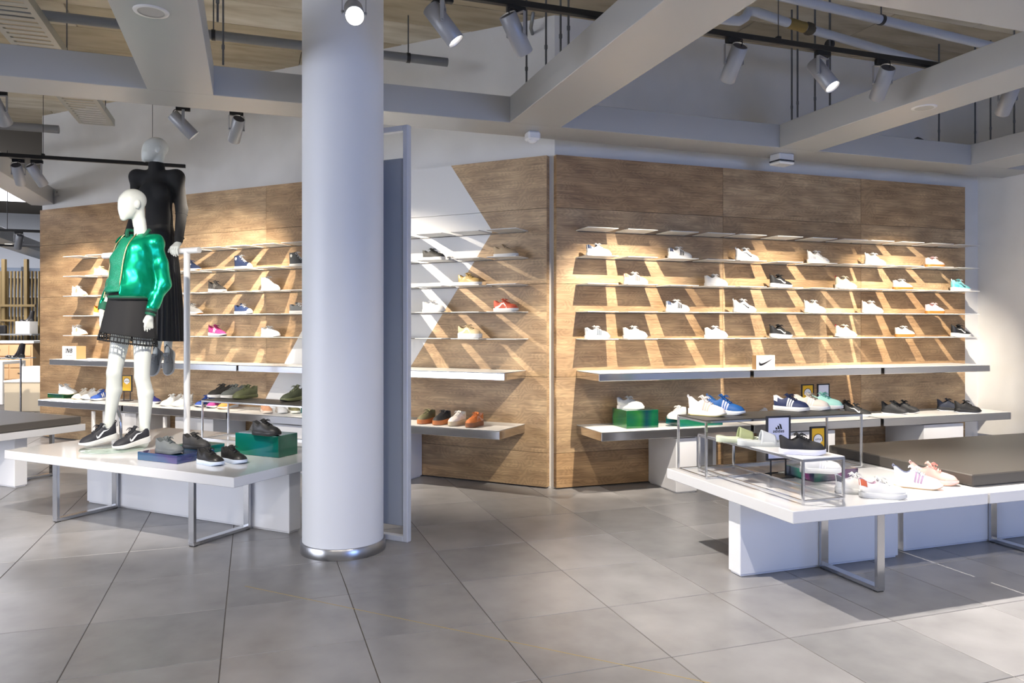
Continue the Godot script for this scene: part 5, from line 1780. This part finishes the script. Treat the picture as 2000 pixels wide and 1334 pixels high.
func black_mannequin():
	var dep = 6.55
	var P = 1474.0 / dep
	var org = Vector3(0, EYE, 0) + ray(300, 638) * dep
	var low = EYE - (725.0 - 638.0) / P
	var o = thing("mannequin", "white egg-headed mannequin in black turtleneck and pleated skirt pushing up on a rail", "mannequin", Vector3(org.x, low, org.z), -TH)
	var J = func(px, py, z): return Vector3((px - 300.0) / P, (725.0 - py) / P, z)
	# where the hands meet the rail
	var inv = Transform3D(Basis(Vector3.UP, -TH), Vector3(org.x, low, org.z)).affine_inverse()
	var hr = inv * (WL * Vector3(-5.42, 2.045, -4.55))
	var hl = inv * (WL * Vector3(-6.10, 2.045, -4.55))
	var b = Blob.new(Vector3(-0.40, -0.05, -0.35), Vector3(0.36, 1.80, 0.45), 0.012)
	var sL = J.call(268, 346, 0.0)
	var sR = J.call(345, 346, 0.0)
	var wR = hr + Vector3(0.0, 0.075, -0.025)
	var wL = hl + Vector3(0.0, 0.075, -0.025)
	var eR = Vector3(J.call(353, 418, 0).x, (sR.y + wR.y) / 2 + 0.01, (sR.z + wR.z) / 2 - 0.05)
	var eL = Vector3(J.call(248, 418, 0).x, (sL.y + wL.y) / 2 + 0.01, (sL.z + wL.z) / 2 - 0.05)
	var capl = [
		[sL, eL, 0.044, 0.036], [eL, wL, 0.036, 0.025], [sR, eR, 0.044, 0.036], [eR, wR, 0.036, 0.025],
		[sL, sR, 0.05, 0.05], [J.call(307, 350, 0.0), J.call(305, 310, 0.01), 0.055, 0.048],
		[J.call(308, 375, 0.0), J.call(311, 425, 0.0), 0.105, 0.085], [J.call(311, 425, 0.0), J.call(310, 470, -0.01), 0.085, 0.115],
		[J.call(300, 478, -0.01), J.call(303, 580, 0.0), 0.08, 0.055], [J.call(303, 580, 0.0), J.call(306, 664, -0.02), 0.055, 0.034], [J.call(306, 664, -0.02), J.call(305, 690, 0.0), 0.034, 0.032],
		[J.call(322, 478, -0.01), J.call(325, 580, 0.0), 0.08, 0.055], [J.call(325, 580, 0.0), J.call(327, 660, -0.02), 0.055, 0.034], [J.call(327, 660, -0.02), J.call(328, 688, 0.0), 0.034, 0.032],
	]
	for q in capl:
		b.cap(q[0], q[1], q[2], q[3], 0.03)
	var mb = MB.new(true)
	b.mesh_into(mb)
	var face = Basis(Vector3.UP, deg_to_rad(-48)) * Basis(Vector3.RIGHT, deg_to_rad(-8))
	head_into(mb, Transform3D(face, J.call(304, 294, 0.02)))
	hand_into(mb, Transform3D(aim_basis(Vector3(0.0, -0.45, 0.75), Vector3(0, -0.8, -0.5)), wR + Vector3(0, 0.0, 0.0)), 1, 0.45)
	hand_into(mb, Transform3D(aim_basis(Vector3(0.0, -0.45, 0.75), Vector3(0, -0.8, -0.5)), wL + Vector3(0, 0.0, 0.0)), -1, 0.45)
	part(o, "body", mb.done(), mat("d4d8d2", 0.4))
	var knit = mat("1c1c1d", 0.85)
	var sw = Blob.new(Vector3(-0.42, 1.0, -0.30), Vector3(0.38, 1.90, 0.45), 0.012)
	sw.cap(sL, eL, 0.058, 0.048, 0.03)
	sw.cap(eL, wL + Vector3(0, 0.02, 0), 0.048, 0.036, 0.02)
	sw.cap(sR, eR, 0.058, 0.048, 0.03)
	sw.cap(eR, wR + Vector3(0, 0.02, 0), 0.048, 0.036, 0.02)
	sw.cap(sL, sR, 0.062, 0.062, 0.04)
	sw.cap(J.call(308, 372, 0.0), J.call(311, 425, 0.0), 0.122, 0.098, 0.05)
	sw.cap(J.call(311, 425, 0.0), J.call(310, 462, -0.01), 0.098, 0.130, 0.04)
	sw.cap(J.call(307, 352, 0.0), J.call(305, 308, 0.0), 0.068, 0.064, 0.02)
	for x in [292, 326]:
		sw.ell(J.call(x, 380, 0.085), Vector3(0.055, 0.055, 0.045), 0.05)
	sw.each(func(p, v): return maxf(v, maxf(p.y - 1.812 + 0.05 * p.z, 1.10 - p.y)))
	mb = MB.new(true)
	sw.mesh_into(mb)
	part(o, "turtleneck", mb.done(), knit)
	for q in [[eR, wR], [eL, wL]]:
		var d = (q[1] - q[0]).normalized()
		for f in [0.15, 0.85]:
			var c = q[0].lerp(q[1], f)
			tubepart(o, "sleeve_fold", [c - d * 0.008, c, c + d * 0.008], [0.043 - 0.008 * f, 0.053 - 0.010 * f, 0.043 - 0.008 * f], knit, 16)
	# pleated skirt
	var rings = []
	var nb = 120
	for i in 15:
		var f = i / 14.0
		var ring = []
		for k in nb:
			var a = TAU * k / nb
			var c = J.call(lerpf(311, 300, f), lerpf(440, 664, f), lerpf(0.0, 0.01, f))
			var rx = lerpf(0.112, 0.262, pow(f, 0.75))
			var rz = lerpf(0.105, 0.20, pow(f, 0.75))
			var zig = 1.0 + (0.055 * smoothstep(0.05, 0.4, f)) * (absf(fposmod(k * 40.0 / nb, 1.0) * 2.0 - 1.0) - 0.5)
			ring.append(c + Vector3(cos(a) * rx * zig, -0.012 * f * cos(a), sin(a) * rz * zig))
		rings.append(ring)
	var sk = MB.new(false)
	sk.grid(rings, false, true)
	part(o, "pleated_skirt", sk.done(), mat("101011", 0.55))
	for q in [[J.call(305, 705, 0.02), Vector3(-0.10, -0.80, 0.42), "left"], [J.call(331, 703, 0.02), Vector3(0.08, -0.82, 0.42), "right"]]:
		var sh = Node3D.new()
		sh.name = "shoe"
		o.add_child(sh, true)
		var tb = toe_basis(q[1], Vector3(0, 0.42, 0.8))
		sh.transform = Transform3D(tb, q[0] - tb.y * 0.045 + tb.x * 0.015)
		make_shoe(sh, "runner", ["7d8082", "6a6d70", "8a8d90", "b9bcc0", "d8d9da"], [["tick", "55585a"]])
		sh.set_meta("label", "grey runner hanging toe down")

# ---------- hall beyond the left wall ----------
func background():
	var wood = mat("c9a57c", 0.55)
	var wt = mat("ececec", 0.4)
	var brass = mat("8f7a52", 0.5, 0.3)
	# white plinth with lower step
	var p = at_y(44, 803, 0.0)
	var pl = thing("white_plinth", "stepped white and beige plinth beyond the end of the oak wall", "plinth", p, -TH)
	boxpart(pl, "beige_base", Vector3(0.03, 0.24, -0.2), Vector3(0.60, 0.48, 0.5), mat("d8c9ae", 0.5), 0.004)
	boxpart(pl, "white_cap", Vector3(0.03, 0.495, -0.2), Vector3(0.62, 0.03, 0.52), wt, 0.003)
	boxpart(pl, "white_box", Vector3(0.12, 0.62, -0.25), Vector3(0.44, 0.22, 0.34), wt, 0.003)
	# drawer cabinet with white top
	var cb = thing("drawer_cabinet", "light wood drawer cabinet with white top in the hall beyond", "cabinet", Vector3(0, 0, 0) + at_y(30, 772, 0.0), -TH)
	boxpart(cb, "carcass", Vector3(-0.12, 0.55, -0.3), Vector3(0.95, 1.02, 0.6), wood, 0.004)
	boxpart(cb, "top", Vector3(-0.12, 1.085, -0.3), Vector3(1.02, 0.05, 0.66), wt, 0.003)
	for i in 4:
		for j in 2:
			var d = boxpart(cb, "drawer", Vector3(-0.34 + 0.45 * j, 0.2 + 0.235 * i, 0.006), Vector3(0.42, 0.21, 0.02), wood, 0.004)
			boxpart(d, "handle", Vector3(0, 0.02, 0.02), Vector3(0.10, 0.012, 0.014), mat("55504a", 0.4, 0.6), 0.003)
	boxpart(cb, "plinth_base", Vector3(-0.12, 0.02, -0.32), Vector3(0.9, 0.04, 0.5), mat("3a3836", 0.7), 0.0)
	# glass shelf stand with boot
	var gp = at_y(46, 800, 0.0)
	var gs = thing("glass_table", "small glass-topped stand carrying a black ankle boot", "stand", Vector3(gp.x, 0, gp.z) + Vector3(0.05, 0, 0.75), -TH)
	boxpart(gs, "glass_top", Vector3(0, 0.90, 0), Vector3(0.52, 0.012, 0.3), mat("5b7f96", 0.05, 0.0, {"transparency": BaseMaterial3D.TRANSPARENCY_ALPHA, "albedo_color": Color(0.35, 0.5, 0.6, 0.6)}), 0.002)
	tubepart(gs, "stem", [Vector3(0.08, 0.0, -0.05), Vector3(0.08, 0.45, -0.05), Vector3(0.08, 0.894, -0.05)], 0.014, mat("9a9a9c", 0.2, 1.0), 10)
	boxpart(gs, "foot", Vector3(0.08, 0.006, -0.05), Vector3(0.3, 0.012, 0.26), mat("9a9a9c", 0.3, 1.0), 0.002)
	var bt = thing("ankle_boot", "black patent ankle boot on the small glass-topped stand", "shoe", gs.position + Vector3(0.02, 0.906, 0.02), cam_turn(150))
	make_shoe(bt, "boot", ["17161a", "101012", "17161a", "121214", "121214"], [], 0.18)
	var bt2 = thing("ankle_boot", "black leather ankle boot on the white display box", "shoe", Vector3.ZERO, cam_turn(150))
	make_shoe(bt2, "boot", ["1b1b1e", "101012", "17161a", "121214", "121214"], [], 0.3)
	# white display box on a shelf frame
	var q = Vector3(0, EYE, 0) + ray(45, 640) * 16.2
	var sf = thing("brass_rack", "tall brass-coloured slat rack with shelves in the hall beyond", "rack", Vector3(q.x, 0, q.z), -TH)
	for i in 13:
		boxpart(sf, "slat", Vector3(-0.62 + i * 0.075, 1.75, -0.1), Vector3(0.034, 1.7, 0.04), brass, 0.003)
	for x in [-0.42, 0.06]:
		boxpart(sf, "post", Vector3(x, 1.425, -0.02), Vector3(0.075, 2.85, 0.075), brass, 0.004)
	boxpart(sf, "rail", Vector3(-0.15, 1.85, 0.045), Vector3(0.9, 0.05, 0.05), brass, 0.003)
	boxpart(sf, "rail", Vector3(-0.38, 1.53, 0.045), Vector3(0.5, 0.04, 0.05), brass, 0.003)
	boxpart(sf, "shelf", Vector3(-0.15, 1.235, 0.22), Vector3(1.2, 0.03, 0.4), mat("7d7f80", 0.4, 0.3), 0.003)
	boxpart(sf, "foot_beam", Vector3(-0.15, 0.03, -0.02), Vector3(0.9, 0.06, 0.2), brass, 0.004)
	# shelving against the back wall of the hall
	var bw = thing("back_shelving", "grey-blue shelving against the back wall behind the brass rack", "shelving", Vector3(-5.6, 0.0, -20.6))
	boxpart(bw, "back_panel", Vector3(0, 1.4, -0.2), Vector3(5.0, 2.8, 0.05), mat("8c98a8", 0.6), 0.0)
	for i in 6:
		boxpart(bw, "shelf", Vector3(0, 0.3 + 0.45 * i, 0.0), Vector3(5.0, 0.04, 0.4), mat("9aa2aa", 0.4), 0.002)
	for i in 6:
		boxpart(bw, "upright", Vector3(-2.5 + i, 1.4, 0.0), Vector3(0.06, 2.8, 0.4), mat("3a4048", 0.5), 0.002)
	var wb = thing("display_box", "plain white display box on the brass rack shelf", "display box", sf.transform * Vector3(0.22, 1.25, 0.22), -TH)
	boxpart(wb, "box_body", Vector3(0, 0.13, 0), Vector3(0.30, 0.26, 0.28), wt, 0.003)
	bt2.position = sf.transform * Vector3(0.22, 1.5108, 0.22)
	var bag = thing("handbag", "small black handbag beside the white frame table in the hall", "bag", sf.transform * Vector3(-0.30, 1.25, 0.24), -TH)
	boxpart(bag, "bag_body", Vector3(0, 0.09, 0), Vector3(0.2, 0.18, 0.1), mat("151517", 0.5), 0.02)
	tubepart(bag, "handle", [Vector3(-0.06, 0.17, 0), Vector3(-0.04, 0.26, 0), Vector3(0.04, 0.26, 0), Vector3(0.06, 0.17, 0)], 0.006, mat("151517", 0.5), 6)
	# white frame table at the picture edge
	var fp = at_y(4, 790, 0.0)
	var ft = thing("frame_table", "white square-tube table frame beside the drawer cabinet", "table", fp, -TH)
	for x in [-1.1, 0.0]:
		for z in [-0.6, 0.0]:
			boxpart(ft, "leg", Vector3(x, 0.36, z), Vector3(0.05, 0.72, 0.05), wt, 0.003)
	boxpart(ft, "table_top", Vector3(-0.55, 0.745, -0.3), Vector3(1.15, 0.05, 0.65), wt, 0.003)
	# tracks and spotlights of the hall
	for i in 2:
		var z = [-13.2, -16.2][i]
		var tr = thing("light_track", "black light track in the hall beyond, %s" % ["over the boot stand", "over the brass rack"][i], "light track", Vector3(-4.4, 2.85 + 0.05 * i, z))
		boxpart(tr, "rail", Vector3.ZERO, Vector3(5.0, 0.04, 0.04), mat("161617", 0.45), 0.003)
		for x in [-1.4, 0.9]:
			tubepart(tr, "hanger", [Vector3(x, 0.02, 0), Vector3(x, 0.6, 0), Vector3(x, 1.2, 0)], 0.005, mat("4a4a4a", 0.5, 0.4), 5)
	spot(Vector3(-3.35, 2.85, -13.2), Vector3(-4.0, 0.6, -14.5), "grey spotlight in the hall beyond, above the boot stand", 9.0, 34.0, "fff4e6")
	spot(Vector3(-4.5, 2.9, -16.2), Vector3(-4.6, 0.9, -17.6), "grey spotlight in the hall beyond, above the brass rack", 9.0, 34.0, "fff4e6")
	for k in 2:
		var dl = thing("downlight", "small glowing downlight in the far hall beam, %s" % ["first one", "second one"][k], "downlight", Vector3(-4.35, 2.95, [-13.0, -16.5][k]))
		var m = MB.new(true)
		m.lathe([Vector2(0.0, -0.004), Vector2(0.06, -0.004), Vector2(0.068, 0.0)], 20)
		part(dl, "light_disc", m.done(), mat("ffffff", 0.4, 0.0, {"emission_enabled": true, "emission": Color("fff4e6"), "emission_energy_multiplier": 3.0}))
